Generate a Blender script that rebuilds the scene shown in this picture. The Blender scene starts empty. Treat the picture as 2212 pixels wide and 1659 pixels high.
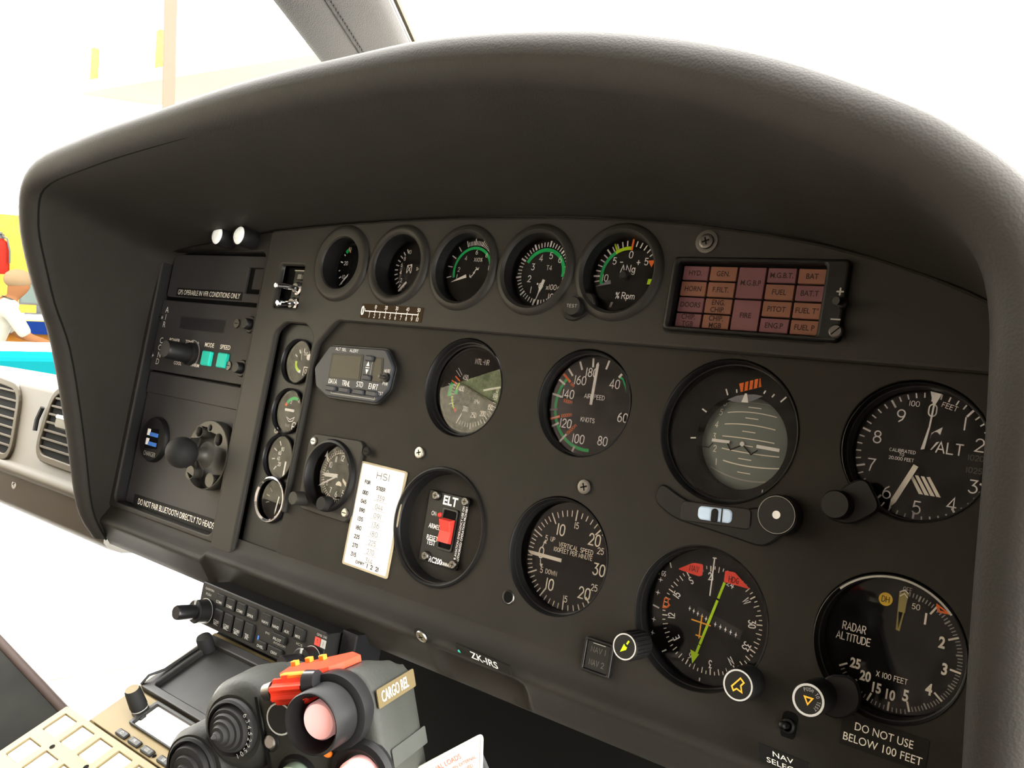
import bpy, math, random
from mathutils import Matrix, Vector
random.seed(7)
SC = bpy.context.scene
COL = SC.collection
PI = math.pi

# ------------------------------------------------------------------ camera, sky, exposure
# the instrument panel stands in the plane of PM: x to the right, y up the panel, z out of it (towards the seat), 11 degrees off upright
PM = Matrix(((1, 0, 0, 0), (0, .1909, -.9816, 0), (0, .9816, .1909, 1.55), (0, 0, 0, 1)))
CAM_AXES = (Vector((.79098927, -.10413603, .60290269)) , Vector((.17449185, .98287977, -.05916043)))
cam_data = bpy.data.cameras.new('camera')
cam = bpy.data.objects.new('camera', cam_data)
COL.objects.link(cam)
_R = ((.79098927, -.17449185, .58642013), (.10413603, .98287977, .15199688), (-.60290269, -.05916043, .79561824))
_ax = [Vector((r[0], -r[1], -r[2])) for r in _R]          # camera right, down, forward in panel axes
_cm = Matrix.Identity(4)
for i, a in enumerate((_ax[0], -_ax[1], -_ax[2])):
    for j in range(3):
        _cm[j][i] = a[j]
CAM_MM = Vector((339.43576, -34.43838, 536.98365))
_cm.translation = CAM_MM * .001
cam.matrix_world = PM @ _cm
cam_data.sensor_width = 36
cam_data.lens = 36 * 1862.4306 / 2212
cam_data.clip_start = .02
cam_data.clip_end = 200
SC.camera = cam

world = bpy.data.worlds.new('daylight')
SC.world = world
world.use_nodes = True
wn = world.node_tree
wbg = wn.nodes['Background']
wbg.inputs['Strength'].default_value = 24.0
wbg.inputs['Color'].default_value = (1, .985, .94, 1)
SC.view_settings.view_transform = 'Standard'
SC.view_settings.look = 'None'
SC.view_settings.exposure = 0
SC.view_settings.gamma = 1
SC.view_settings.use_curve_mapping = False
SC.cycles.max_bounces = 6
SC.cycles.transparent_max_bounces = 12
SC.cycles.caustics_reflective = False
SC.cycles.caustics_refractive = False

# ------------------------------------------------------------------ pixel of the photograph -> point on a plane of the place (mm, panel axes)
def ray(px, py):
    c = Vector(((px - 1106) / 1862.4306, (py - 829.5) / 1862.4306, 1))
    d = _ax[0] * c[0] + _ax[1] * c[1] + _ax[2] * c[2]
    return d.normalized()
def hit(px, py, P, N):
    d = ray(px, py); P = Vector(P); N = Vector(N)
    return CAM_MM + d * ((P - CAM_MM).dot(N) / d.dot(N))
def at(px, py, h=0.0):
    q = hit(px, py, (0, 0, h), (0, 0, 1))
    return (q.x, q.y)
def wpt(px, py, dist):                 # a point of the hangar, metres, at that distance along the view
    return (PM @ Matrix.Translation((CAM_MM + ray(px, py) * dist * 1000) * .001)).translation

# ------------------------------------------------------------------ materials
MATS = {}
def lin(h):
    v = [int(h[i:i + 2], 16) / 255 for i in (1, 3, 5)]
    return tuple(x / 12.92 if x <= .04045 else ((x + .055) / 1.055) ** 2.4 for x in v) + (1,)
def mat(name, col, rough=.5, metal=0, bump=0, scale=900, var=0, spec=.28, kind='noise', coat=0, emit=0):
    m = bpy.data.materials.new(name)
    m.use_nodes = True
    nt = m.node_tree
    b = nt.nodes['Principled BSDF']
    col = lin(col) if isinstance(col, str) else tuple(col) + (1,)
    b.inputs['Base Color'].default_value = col
    b.inputs['Roughness'].default_value = rough
    b.inputs['Metallic'].default_value = metal
    b.inputs['Specular IOR Level'].default_value = spec
    if coat: b.inputs['Coat Weight'].default_value = coat
    if emit:
        b.inputs['Emission Color'].default_value = col
        b.inputs['Emission Strength'].default_value = emit
    if bump or var:
        tc = nt.nodes.new('ShaderNodeTexCoord')
        if kind == 'noise':
            t = nt.nodes.new('ShaderNodeTexNoise'); t.inputs['Detail'].default_value = 4; out = t.outputs['Fac']
        else:
            t = nt.nodes.new('ShaderNodeTexVoronoi'); out = t.outputs['Distance']
        t.inputs['Scale'].default_value = scale
        nt.links.new(tc.outputs['Object'], t.inputs['Vector'])
        if bump:
            bp = nt.nodes.new('ShaderNodeBump'); bp.inputs['Strength'].default_value = bump; bp.inputs['Distance'].default_value = .0006
            nt.links.new(out, bp.inputs['Height']); nt.links.new(bp.outputs['Normal'], b.inputs['Normal'])
        if var:
            n2 = nt.nodes.new('ShaderNodeTexNoise'); n2.inputs['Scale'].default_value = 18; n2.inputs['Detail'].default_value = 5
            nt.links.new(tc.outputs['Object'], n2.inputs['Vector'])
            r = nt.nodes.new('ShaderNodeValToRGB')
            r.color_ramp.elements[0].position = .35; r.color_ramp.elements[1].position = .7
            r.color_ramp.elements[0].color = tuple(x * (1 - var) for x in col[:3]) + (1,)
            r.color_ramp.elements[1].color = tuple(min(1, x * (1 + var)) for x in col[:3]) + (1,)
            nt.links.new(n2.outputs['Fac'], r.inputs['Fac']); nt.links.new(r.outputs['Color'], b.inputs['Base Color'])
    MATS[name] = m
    return m
def glass_mat(name, tint=(1, 1, 1), ior=1.45, rough=0):
    m = bpy.data.materials.new(name); m.use_nodes = True
    nt = m.node_tree; nt.nodes.clear()
    o = nt.nodes.new('ShaderNodeOutputMaterial'); mx = nt.nodes.new('ShaderNodeMixShader')
    fr = nt.nodes.new('ShaderNodeFresnel'); fr.inputs['IOR'].default_value = ior
    t = nt.nodes.new('ShaderNodeBsdfTransparent'); t.inputs['Color'].default_value = tuple(tint) + (1,)
    g = nt.nodes.new('ShaderNodeBsdfGlossy'); g.inputs['Roughness'].default_value = rough
    nt.links.new(fr.outputs[0], mx.inputs[0]); nt.links.new(t.outputs[0], mx.inputs[1]); nt.links.new(g.outputs[0], mx.inputs[2])
    nt.links.new(mx.outputs[0], o.inputs['Surface'])
    MATS[name] = m
    return m
mat('panel', (0.0222, 0.0201, 0.0170), .6, bump=.25, scale=1500, var=.08, spec=.12)
mat('frame', (0.0215, 0.0199, 0.0178), .5, bump=.2, scale=1500, var=.06, spec=.2)
mat('hood', (0.0242, 0.0217, 0.0189), .66, bump=.22, scale=700, kind='voronoi', var=.06, spec=.14)
mat('piping', (.008, .0075, .007), .9, spec=.05)
mat('bezel', (.007, .007, .0072), .45, spec=.22)
mat('dial', (.0035, .0035, .0038), .7, spec=.08)
mat('black', (.009, .009, .009), .45, spec=.25)
mat('footwell', (.006, .006, .0055), .9, spec=.05)
mat('gloss', (.009, .009, .010), .3, spec=.3)
mat('void', (.004, .004, .004), .9, spec=.1)
mat('rubber', (.013, .013, .013), .7, spec=.2)
mat('paint', (.93, .95, .95), .6, spec=.1)
mat('cream', (.92, .90, .80), .6, spec=.1)
mat('greyp', (.38, .38, .36), .6, spec=.1)
mat('dimp', (.10, .095, .085), .6, spec=.2)
mat('green', (.012, .56, .15), .6, spec=.1)
mat('lime', (.52, .85, .015), .6, spec=.1)
mat('yellow', (.90, .62, .07), .6, spec=.1)
mat('orange', (.95, .20, .035), .6, spec=.1)
mat('amber', (.95, .47, .05), .6, spec=.1)
mat('red', (.85, .055, .04), .5, spec=.3)
mat('flagred', (.95, .075, .05), .6, spec=.2)
mat('steel', (.34, .33, .31), .38, 1)
mat('dsteel', (.12, .115, .11), .4, 1)
mat('brownstrip', (.034, .02, .009), .6, spec=.05)
mat('olive', (.34, .30, .10), .6, spec=.1)
mat('tubeblack', (.007, .007, .0072), .42, spec=.1)
mat('placardgrey', (.26, .25, .215), .6, spec=.1)
mat('carpet', (.018, .016, .014), .9, spec=.05)
mat('extinguisher', (.075, .006, .004), .6, spec=0)
mat('chrome', (.85, .85, .86), .12, 1)
mat('bronze', (.06, .056, .048), .45, .3, bump=.15, scale=900)
mat('grey', (.042, .045, .054), .5, bump=.1, scale=1500, spec=.25)
mat('unit', (0.0382, 0.0370, 0.0374), .55, bump=.1, scale=1500, var=.05, spec=.25)
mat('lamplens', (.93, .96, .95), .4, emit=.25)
mat('lcd', (.045, .038, .024), .4, var=.15, spec=.2)
mat('darklcd', (.022, .022, .024), .3)
mat('teal', (.02, .60, .48), .45)
mat('usbblue', (.06, .22, .75), .5)
mat('card', (.80, .81, .80), .6, spec=.05)
mat('cardedge', (.42, .36, .24), .5, var=.3)
mat('ringp', (.50, .50, .48), .6, spec=.1)
mat('ink', (.02, .019, .018), .8, spec=0)
mat('pencil', (.16, .16, .16), .8, spec=0)
mat('lampred', (.155, .066, .078), .5, var=.12, spec=.2)
mat('lampamb', (.20, .088, .06), .5, var=.12, spec=.2)
mat('lamptext', (.032, .018, .016), .6, spec=.1)
mat('ball', (.20, .235, .222), .7, spec=.1)
mat('fluid', (.55, .72, .95), .2)
mat('moon', (.24, .26, .29), .6, spec=.1)
mat('label', (.008, .0075, .007), .6, spec=.15)
mat('brass', (.06, .046, .022), .5, spec=.1)
mat('deck', (.20, .15, .068), .55, bump=.1, scale=1500, var=.06, spec=.2)
mat('annun', (0.2160, 0.1710, 0.0900), .55, var=.05, spec=.3)
mat('sunglow_lens', (.92, .86, .66), .5, emit=.25)  # glow added in place of sunlight on the legend lights
mat('screen_glare', (.95, .90, .84), .35, emit=.5)  # white glow stands in for glare reflected off the radio screen
mat('traymat', (.014, .014, .013), .5, var=.5, spec=.3)
mat('wornlabel', (.028, .029, .026), .7, var=.4, spec=.05)
mat('grip', (.019, .0198, .017), .5, bump=.2, scale=700, var=.3, spec=.13)
mat('gripred', (.66, .036, .014), .45, var=.1, spec=.12)
mat('griporange', (.80, .20, .025), .45, spec=.12)
mat('pink', (.98, .50, .48), .4, emit=.22)  # slight glow added to stand in for light on the push buttons
mat('greenlens', (.20, .26, .20), .3)
mat('dash', (.042, .034, .022), .55, bump=.15, scale=1500, var=.08, spec=.15)
mat('ventdark', (.012, .011, .010), .5)
mat('postpad', (.019, .0165, .0145), .6, bump=.5, scale=900, kind='voronoi', spec=.2)
mat('stitch', (.010, .009, .008), .8, spec=.1)
mat('yellowwood', (.17, .095, .016), .6, var=.12, spec=0)
mat('orangewood', (0.0598, 0.0245, 0.0049), .6, var=.12, spec=0)
mat('cladding', (.86, .86, .84), .7, spec=0)
mat('concrete', (.60, .59, .56), .8, var=.05, spec=0)
mat('tan', (.058, .048, .037), .6, spec=0)
mat('palewood', (.16, .148, .03), .6, var=.2, spec=0)
mat('ledge', (.17, .17, .10), .6, spec=0)
mat('cyan', (0.0016, 0.0462, 0.0517), .4, spec=0)
mat('white', (.86, .85, .82), .5, spec=0)
mat('blue', (0.0022, 0.0066, 0.0326), .5, spec=0)
mat('monitor', (.030, .038, .034), .2, spec=0)
mat('skin', (0.0544, 0.0245, 0.0109), .6, spec=0)
mat('hair', (0.0544, 0.0381, 0.0218), .7, spec=0)
mat('shirt', (0.0870, 0.0843, 0.0707), .8, spec=0)
mat('trousers', (0.0066, 0.0049, 0.0038), .8, spec=0)
mat('cabin', (.19, .17, .15), .8)
mat('tanwall', (.46, .41, .30), .8, var=.4, spec=0)
mat('greenish', (.30, .32, .17), .8, var=.5, spec=0)
mat('cabinrear', (.265, .215, .18), .8, var=.3)
mat('seat', (.009, .0094, .0075), .75, var=.3, spec=.1)
mat('cabinwood', (.03, .014, .009), .7)
mat('washer', (.30, .12, .10), .6)
glass_mat('glass', ior=1.27)
glass_mat('glassbright', ior=1.4)
glass_mat('clearplastic', (.93, .92, .88))

# ------------------------------------------------------------------ mesh building (mm)
class MB:
    def __init__(s):
        s.v, s.f, s.m, s.sm, s.mats = [], [], [], [], []
        s.T = None
    def mi(s, m):
        if m not in s.mats: s.mats.append(m)
        return s.mats.index(m)
    def pts(s, ps):
        i0 = len(s.v)
        for p in ps:
            p = Vector(p)
            s.v.append(s.T @ p if s.T else p)
        return list(range(i0, len(s.v)))
    def face(s, idx, m, smooth=False):
        s.f.append(tuple(idx)); s.m.append(s.mi(m)); s.sm.append(smooth)
    def poly(s, ps, m):
        s.face(s.pts(ps), m)
        return s
    def flat(s, ps, z, m):
        return s.poly([(x, y, z) for x, y in ps], m)
    def rings(s, rs, m, closed=True, smooth=True, cap0=False, cap1=False):
        ids = [s.pts(r) for r in rs]
        n = len(ids[0])
        for a, b in zip(ids, ids[1:]):
            for i in range(n if closed else n - 1):
                j = (i + 1) % n
                s.face((a[i], a[j], b[j], b[i]), m, smooth)
        if cap0: s.face(ids[0][::-1], m)
        if cap1: s.face(ids[-1], m)
        return s
    def lathe(s, prof, m, cx=0, cy=0, n=48, cap0=False, cap1=False, a0=0, a1=360):
        full = abs(a1 - a0) >= 360
        k = n if full else n + 1
        an = [math.radians(a0 + (a1 - a0) * i / n) for i in range(k)]
        return s.rings([[(cx + r * math.cos(t), cy + r * math.sin(t), z) for t in an] for r, z in prof], m, full, True, cap0, cap1)
    def disc(s, cx, cy, r, z, m, n=32):
        return s.flat(circ(cx, cy, r, n), z, m)
    def prism(s, out, z0, z1, m, bev=0, cap0=False, top=None):
        r = [[(x, y, z0) for x, y in out]]
        if bev:
            b2 = inset(out, bev)
            r.append([(x, y, z1 - bev) for x, y in out]); r.append([(x, y, z1) for x, y in b2])
        else:
            r.append([(x, y, z1) for x, y in out])
        s.rings(r, m, True, False, cap0)
        s.flat([(p[0], p[1]) for p in r[-1]], z1, top or m)
        return s
    def box(s, x0, x1, y0, y1, z0, z1, m, bev=0):
        return s.prism([(x0, y0), (x1, y0), (x1, y1), (x0, y1)], z0, z1, m, bev, True)
    def arc(s, a0, a1, r0, r1, z, m, cx=0, cy=0, step=4):
        """flat band on a dial: clock angles from a0 to a1"""
        n = max(2, int(abs(a1 - a0) / step))
        an = [math.radians(a0 + (a1 - a0) * i / n) for i in range(n + 1)]
        return s.rings([[(cx + r * math.sin(t), cy + r * math.cos(t), z) for t in an] for r in (r1, r0)], m, False, False)
    def tick(s, a, r0, r1, w, z, m, cx=0, cy=0):
        t = math.radians(a); d = (math.sin(t), math.cos(t)); p = (d[1] * w / 2, -d[0] * w / 2)
        return s.flat([(cx + d[0] * r0 - p[0], cy + d[1] * r0 - p[1]), (cx + d[0] * r0 + p[0], cy + d[1] * r0 + p[1]),
                       (cx + d[0] * r1 + p[0], cy + d[1] * r1 + p[1]), (cx + d[0] * r1 - p[0], cy + d[1] * r1 - p[1])], z, m)
    def stroke(s, ps, w, z, m, caps=True):
        """flat painted line of width w"""
        P = [Vector((x, y)) for x, y in ps]
        Q = [P[0]]
        for p in P[1:]:
            if (p - Q[-1]).length > 1e-4: Q.append(p)
        if len(Q) < 2: return s
        h = w / 2
        closed = (Q[0] - Q[-1]).length < 1e-3 and len(Q) > 3
        if closed: Q = Q[:-1]
        n = len(Q); L, Rr = [], []
        for i, p in enumerate(Q):
            a = Q[i - 1] if (i > 0 or closed) else None
            b = Q[(i + 1) % n] if (i < n - 1 or closed) else None
            d1 = (p - a).normalized() if a is not None else None
            d2 = (b - p).normalized() if b is not None else None
            d = d1 if d2 is None else d2 if d1 is None else (d1 + d2)
            if d.length < .2: d = d1
            d = d.normalized(); nn = Vector((-d.y, d.x))
            k = 1
            if d1 is not None and d2 is not None:
                k = min(2.0, 1 / max(.3, nn.dot(Vector((-d1.y, d1.x)))))
            L.append(p + nn * h * k); Rr.append(p - nn * h * k)
        s.rings([[(q.x, q.y, z) for q in Rr], [(q.x, q.y, z) for q in L]], m, closed, False)
        if not closed and caps:
            for i, j in ((0, 1), (n - 1, n - 2)):
                d = (Q[i] - Q[j]).normalized(); nn = Vector((-d.y, d.x))
                s.flat([(Q[i] + nn * h * math.cos(t) * (1) + d * h * math.sin(t))[:] for t in (PI, PI * .75, PI / 2, PI / 4, 0)], z, m)
        return s
    def txt(s, t, x, y, h, m, z=.25, w=None, ang=0, xs=1.0, sw=.13, sp=.22, align='c'):
        """engraved dial lettering; h cap height; ang clockwise degrees; w fits the width"""
        adv, items = 0, []
        for ch in t:
            if ch == ' ': adv += .45; continue
            gw, st = GLYPH[ch]
            items.append((adv, st)); adv += gw + sp
        adv -= sp
        kx = h * xs if w is None else (w / adv)
        ox = {'c': -adv / 2, 'l': 0, 'r': -adv}[align]
        ca, sa = math.cos(-math.radians(ang)), math.sin(-math.radians(ang))
        for a, st in items:
            for line in st:
                q = []
                for px, py in line:
                    u, v = (px + a + ox) * kx, (py - .5) * h
                    q.append((x + u * ca - v * sa, y + u * sa + v * ca))
                s.stroke(q, sw * h, z, m)
        return s
    def sans(s, t, x, y, h, m, z=.25, w=None, ang=0, xs=1.0, bold=0, align='c'):
        """printed sans lettering (the font that Blender carries)"""
        V, F, x0, x1, cap = sans_mesh(t, bold)
        kx = h / cap * xs if w is None else w / (x1 - x0)
        k = h / cap
        ox = {'c': (x0 + x1) / 2, 'l': x0, 'r': x1}[align]
        ca, sa = math.cos(-math.radians(ang)), math.sin(-math.radians(ang))
        P = []
        for a, b in V:
            u, v = (a - ox) * kx, (b - cap / 2) * k
            P.append((x + u * ca - v * sa, y + u * sa + v * ca, z))
        i = s.pts(P)
        for f in F: s.face([i[j] for j in f], m)
        return s
    def tube(s, ps, r, m, n=10, caps=True):
        P = [Vector(p) for p in ps]
        rs, up = [], None
        for i, p in enumerate(P):
            d = (P[min(i + 1, len(P) - 1)] - P[max(i - 1, 0)]).normalized()
            if up is None: up = d.orthogonal().normalized()
            up = (up - d * up.dot(d)).normalized(); sd = d.cross(up)
            rr = r[i] if isinstance(r, (list, tuple)) else r
            rs.append([p + (up * math.cos(2 * PI * k / n) + sd * math.sin(2 * PI * k / n)) * rr for k in range(n)])
        return s.rings(rs, m, True, True, caps, caps)
    def sphere(s, c, r, m, n=24, k=14):
        sx, sy, sz = r if isinstance(r, tuple) else (r, r, r)
        return s.rings([[(c[0] + sx * math.sin(PI * j / k) * math.cos(2 * PI * i / n), c[1] + sy * math.sin(PI * j / k) * math.sin(2 * PI * i / n), c[2] - sz * math.cos(PI * j / k)) for i in range(n)]
                        for j in range(k + 1)], m, True, True)
    def holed(s, outs, z0, z1, m, bev=0):
        """plate with holes: first outline the plate, the others its holes"""
        cu = bpy.data.curves.new('plate_outline', 'CURVE'); cu.dimensions = '2D'; cu.fill_mode = 'BOTH'
        cu.extrude = (z1 - z0) / 2 - bev; cu.bevel_depth = bev; cu.bevel_resolution = 2; cu.offset = -bev
        for o in outs:
            sp = cu.splines.new('POLY'); sp.points.add(len(o) - 1); sp.use_cyclic_u = True
            for i, (x, y) in enumerate(o): sp.points[i].co = (x, y, 0, 1)
        ob = bpy.data.objects.new('plate_outline', cu); COL.objects.link(ob)
        bpy.context.view_layer.update()
        me = bpy.data.meshes.new_from_object(ob.evaluated_get(bpy.context.evaluated_depsgraph_get()))
        zc = (z0 + z1) / 2
        i = s.pts([(v.co.x, v.co.y, v.co.z + zc) for v in me.vertices])
        for p in me.polygons: s.face([i[k] for k in p.vertices], m, False)
        bpy.data.objects.remove(ob); bpy.data.curves.remove(cu); bpy.data.meshes.remove(me)
        return s
    def build(s, name, parent=None, M=None, auto=40, **props):
        me = bpy.data.meshes.new(name)
        me.from_pydata([tuple(v * .001) for v in s.v], [], s.f)
        for k in s.mats: me.materials.append(MATS[k])
        me.polygons.foreach_set('material_index', s.m)
        me.polygons.foreach_set('use_smooth', s.sm)
        if any(s.sm): me.set_sharp_from_angle(angle=math.radians(auto))
        me.update()
        o = bpy.data.objects.new(name, me); COL.objects.link(o)
        if parent is not None: o.parent = parent
        elif M is not None: o.matrix_world = M
        for k, v in props.items(): o[k] = v
        return o
def circ(cx, cy, r, n=48, a0=0, a1=360):
    full = abs(a1 - a0) >= 360
    return [(cx + r * math.cos(math.radians(a0 + (a1 - a0) * i / n)), cy + r * math.sin(math.radians(a0 + (a1 - a0) * i / n))) for i in range(n if full else n + 1)]
def rrect(x0, x1, y0, y1, r, n=5):
    P = []
    for cx, cy, a in ((x1 - r, y0 + r, -90), (x1 - r, y1 - r, 0), (x0 + r, y1 - r, 90), (x0 + r, y0 + r, 180)):
        P += circ(cx, cy, r, n, a, a + 90)
    return P
def roundpoly(ps, r, n=4):
    out = []
    k = len(ps)
    for i in range(k):
        p, a, b = Vector(ps[i]), Vector(ps[i - 1]), Vector(ps[(i + 1) % k])
        rr = min(r, (a - p).length * .45, (b - p).length * .45)
        q0, q1 = p + (a - p).normalized() * rr, p + (b - p).normalized() * rr
        for j in range(n + 1):
            t = j / n
            out.append((q0 * (1 - t) ** 2 + p * 2 * t * (1 - t) + q1 * t * t)[:])
    return out
def inset(out, d):
    n = len(out); A = sum(out[i - 1][0] * out[i][1] - out[i][0] * out[i - 1][1] for i in range(n))
    sg = 1 if A > 0 else -1
    res = []
    for i in range(n):
        p, a, b = Vector(out[i]), Vector(out[i - 1]), Vector(out[(i + 1) % n])
        d1, d2 = (p - a).normalized(), (b - p).normalized()
        n1, n2 = Vector((-d1.y, d1.x)) * sg, Vector((-d2.y, d2.x)) * sg
        nn = n1 + n2
        if nn.length < .05: nn = n1
        nn.normalize()
        res.append((p + nn * d / max(.4, nn.dot(n1)))[:])
    return res
_SANS = {}
def sans_mesh(t, bold=0):
    key = (t, bold)
    if key not in _SANS:
        cu = bpy.data.curves.new('lettering', 'FONT'); cu.body = t; cu.resolution_u = 3; cu.offset = bold; cu.fill_mode = 'FRONT'
        ob = bpy.data.objects.new('lettering', cu); COL.objects.link(ob)
        bpy.context.view_layer.update()
        me = bpy.data.meshes.new_from_object(ob.evaluated_get(bpy.context.evaluated_depsgraph_get()))
        V = [(v.co.x, v.co.y) for v in me.vertices]; F = [tuple(p.vertices) for p in me.polygons]
        bpy.data.objects.remove(ob); bpy.data.curves.remove(cu); bpy.data.meshes.remove(me)
        if t == 'H': cap = max(v[1] for v in V)
        else: cap = sans_mesh('H')[4]
        _SANS[key] = (V, F, min(v[0] for v in V), max(v[0] for v in V), cap)
    return _SANS[key]
def el(cx, cy, rx, ry, a0, a1, n=12):
    return [(cx + rx * math.cos(math.radians(a0 + (a1 - a0) * i / n)), cy + ry * math.sin(math.radians(a0 + (a1 - a0) * i / n))) for i in range(n + 1)]
_O = el(.3, .66, .28, .34, 0, 180) + el(.3, .34, .28, .34, 180, 360); _O.append(_O[0])
GLYPH = {
    '0': (.6, [_O]), '1': (.16, [[(.08, 0), (.08, 1)]]),
    '2': (.58, [el(.29, .7, .27, .3, 165, -28) + [(.02, 0), (.57, 0)]]),
    '3': (.56, [[(.04, 1), (.5, 1), (.24, .6)] + el(.25, .3, .29, .3, 85, -150)]),
    '4': (.6, [[(.44, 0), (.44, 1), (0, .26), (.6, .26)]]),
    '5': (.56, [[(.5, 1), (.1, 1), (.06, .56)] + el(.27, .32, .28, .32, 125, -150)]),
    '6': (.58, [el(.29, .3, .28, .3, 0, 360, 18), [(.02, .33), (.05, .55), (.16, .8), (.4, 1)]]),
    '7': (.54, [[(0, 1), (.54, 1), (.3, .5), (.2, 0)]]),
    '8': (.56, [el(.28, .77, .23, .23, 0, 360, 16), el(.28, .27, .28, .27, 0, 360, 16)]),
    '9': (.58, [el(.29, .7, .28, .3, 0, 360, 18), [(.56, .67), (.53, .45), (.42, .2), (.18, 0)]]),
    'A': (.66, [[(0, 0), (.33, 1), (.66, 0)], [(.12, .32), (.54, .32)]]),
    'B': (.55, [[(0, 0), (0, 1), (.3, 1)] + el(.3, .77, .23, .23, 90, -90, 8) + [(0, .54)], [(.3, .54)] + el(.3, .27, .25, .27, 90, -90, 8) + [(0, 0)]]),
    'C': (.58, [el(.31, .5, .3, .5, 48, 312, 16)]), 'D': (.6, [[(0, 0), (0, 1), (.22, 1)] + el(.22, .5, .38, .5, 90, -90, 12) + [(0, 0)]]),
    'E': (.5, [[(.5, 0), (0, 0), (0, 1), (.5, 1)], [(0, .52), (.42, .52)]]), 'F': (.48, [[(0, 0), (0, 1), (.48, 1)], [(0, .52), (.4, .52)]]),
    'G': (.62, [el(.31, .5, .3, .5, 45, 340, 16) + [(.61, .45), (.36, .45)]]), 'H': (.58, [[(0, 0), (0, 1)], [(.58, 0), (.58, 1)], [(0, .52), (.58, .52)]]),
    'I': (.06, [[(.03, 0), (.03, 1)]]), 'K': (.56, [[(0, 0), (0, 1)], [(.54, 1), (0, .4)], [(.2, .6), (.56, 0)]]), 'L': (.48, [[(0, 1), (0, 0), (.48, 0)]]),
    'M': (.72, [[(0, 0), (0, 1), (.36, .2), (.72, 1), (.72, 0)]]), 'N': (.6, [[(0, 0), (0, 1), (.6, 0), (.6, 1)]]), 'O': (.62, [[(x * 1.03, y) for x, y in _O]]),
    'P': (.54, [[(0, 0), (0, 1), (.3, 1)] + el(.3, .75, .24, .25, 90, -90, 8) + [(0, .5)]]),
    'R': (.56, [[(0, 0), (0, 1), (.3, 1)] + el(.3, .75, .24, .25, 90, -90, 8) + [(0, .5)], [(.28, .5), (.56, 0)]]),
    'S': (.54, [el(.27, .75, .24, .25, 30, 250, 10) + el(.27, .26, .26, .26, 80, -150, 10)]), 'T': (.56, [[(0, 1), (.56, 1)], [(.28, 1), (.28, 0)]]),
    'U': (.58, [[(0, 1), (0, .3)] + el(.29, .3, .29, .3, 180, 360, 10) + [(.58, 1)]]), 'V': (.62, [[(0, 1), (.31, 0), (.62, 1)]]),
    'W': (.84, [[(0, 1), (.2, 0), (.42, .85), (.64, 0), (.84, 1)]]), 'X': (.58, [[(0, 0), (.58, 1)], [(0, 1), (.58, 0)]]), 'Z': (.56, [[(0, 1), (.56, 1), (0, 0), (.56, 0)]]),
    'Y': (.58, [[(0, 1), (.29, .5), (.58, 1)], [(.29, .5), (.29, 0)]]),
    '-': (.36, [[(0, .5), (.36, .5)]]), '+': (.5, [[(0, .5), (.5, .5)], [(.25, .25), (.25, .75)]]), '.': (.08, [[(0, 0), (.08, 0)]]), '/': (.4, [[(0, -.1), (.4, 1.1)]]),
    '%': (.62, [[(.05, 0), (.57, 1)], el(.12, .8, .1, .17, 0, 360, 8), el(.5, .2, .1, .17, 0, 360, 8)]), 'd': (.24, [el(.12, .85, .11, .13, 0, 360, 8)]),
    'D^': (.6, [[(0, 0), (.3, 1), (.6, 0), (0, 0)]]), '=': (.3, [[(0, .38), (.3, .38)], [(0, .62), (.3, .62)]]),
    'g': (.46, [el(.22, .32, .21, .3, 0, 360, 12), [(.44, .62), (.44, -.1)] + el(.23, -.1, .21, .18, 0, -150, 6)]),
    'p': (.46, [el(.24, .32, .21, .3, 0, 360, 12), [(.02, .62), (.02, -.3)]]), 'm': (.7, [[(0, 0), (0, .62)], [(0, .45)] + el(.17, .45, .17, .17, 180, 0, 6) + [(.34, 0)], [(.34, .45)] + el(.52, .45, .17, .17, 180, 0, 6) + [(.69, 0)]]),
    'f': (.34, [[(.34, .95), (.2, .95), (.14, .8), (.14, 0)], [(0, .6), (.32, .6)]]), 't': (.3, [[(.14, .9), (.14, .12), (.3, 0)], [(0, .6), (.3, .6)]]), 'x': (.4, [[(0, 0), (.4, .62)], [(0, .62), (.4, 0)]]),
}
GLYPH['~'] = GLYPH['D^']

# ------------------------------------------------------------------ things
def pmat(x, y, z=0, rz=0, rx=0, ry=0):
    return PM @ Matrix.Translation(Vector((x, y, z)) * .001) @ Matrix.Rotation(math.radians(rz), 4, 'Z') @ Matrix.Rotation(math.radians(ry), 4, 'Y') @ Matrix.Rotation(math.radians(rx), 4, 'X')
def tag(o, label, cat, group=None):
    o['label'] = label; o['category'] = cat
    if group: o['group'] = group
    return o
def thing(name, label, cat, M, group=None):
    o = bpy.data.objects.new(name, None); COL.objects.link(o)
    o.empty_display_size = .01
    o.matrix_world = M
    return tag(o, label, cat, group)
def needle(tip, end, w, z, m='paint', point=4, w2=None):
    """bar from end to tip with a pointed tip"""
    b = MB(); t, e = Vector(tip), Vector(end); d = (t - e).normalized(); n = Vector((-d.y, d.x)); w2 = w2 or w
    out = [e - n * w2 / 2, t - d * point - n * w / 2, t, t - d * point + n * w / 2, e + n * w2 / 2]
    b.prism([p[:] for p in out], z - .5, z, m, 0, True)
    return b
def screw(M, label, r=4.5, head='steel', washer=None, group='panel screws'):
    t = thing('panel_screw', label, 'screw', M, group)
    b = MB()
    if washer: b.lathe([(r * 1.5, 0), (r * 1.5, .6), (r * 1.2, .7)], washer, n=24); b.disc(0, 0, r * 1.3, .65, washer, 24)
    b.lathe([(r, 0), (r, 1.2), (r * .93, 1.9), (r * .7, 2.2), (r * .6, 2.2)], head, n=24)
    b.disc(0, 0, r * .6, 2.2, head, 24)
    b.build('head', t)
    c = MB()
    for a in (0, 90):
        c.T = Matrix.Rotation(math.radians(a + 20), 4, 'Z')
        c.flat([(-r * .5, -r * .1), (r * .5, -r * .1), (r * .5, r * .1), (-r * .5, r * .1)], 2.26, 'void')
    c.build('cross_slot', t)
    return t

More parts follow.
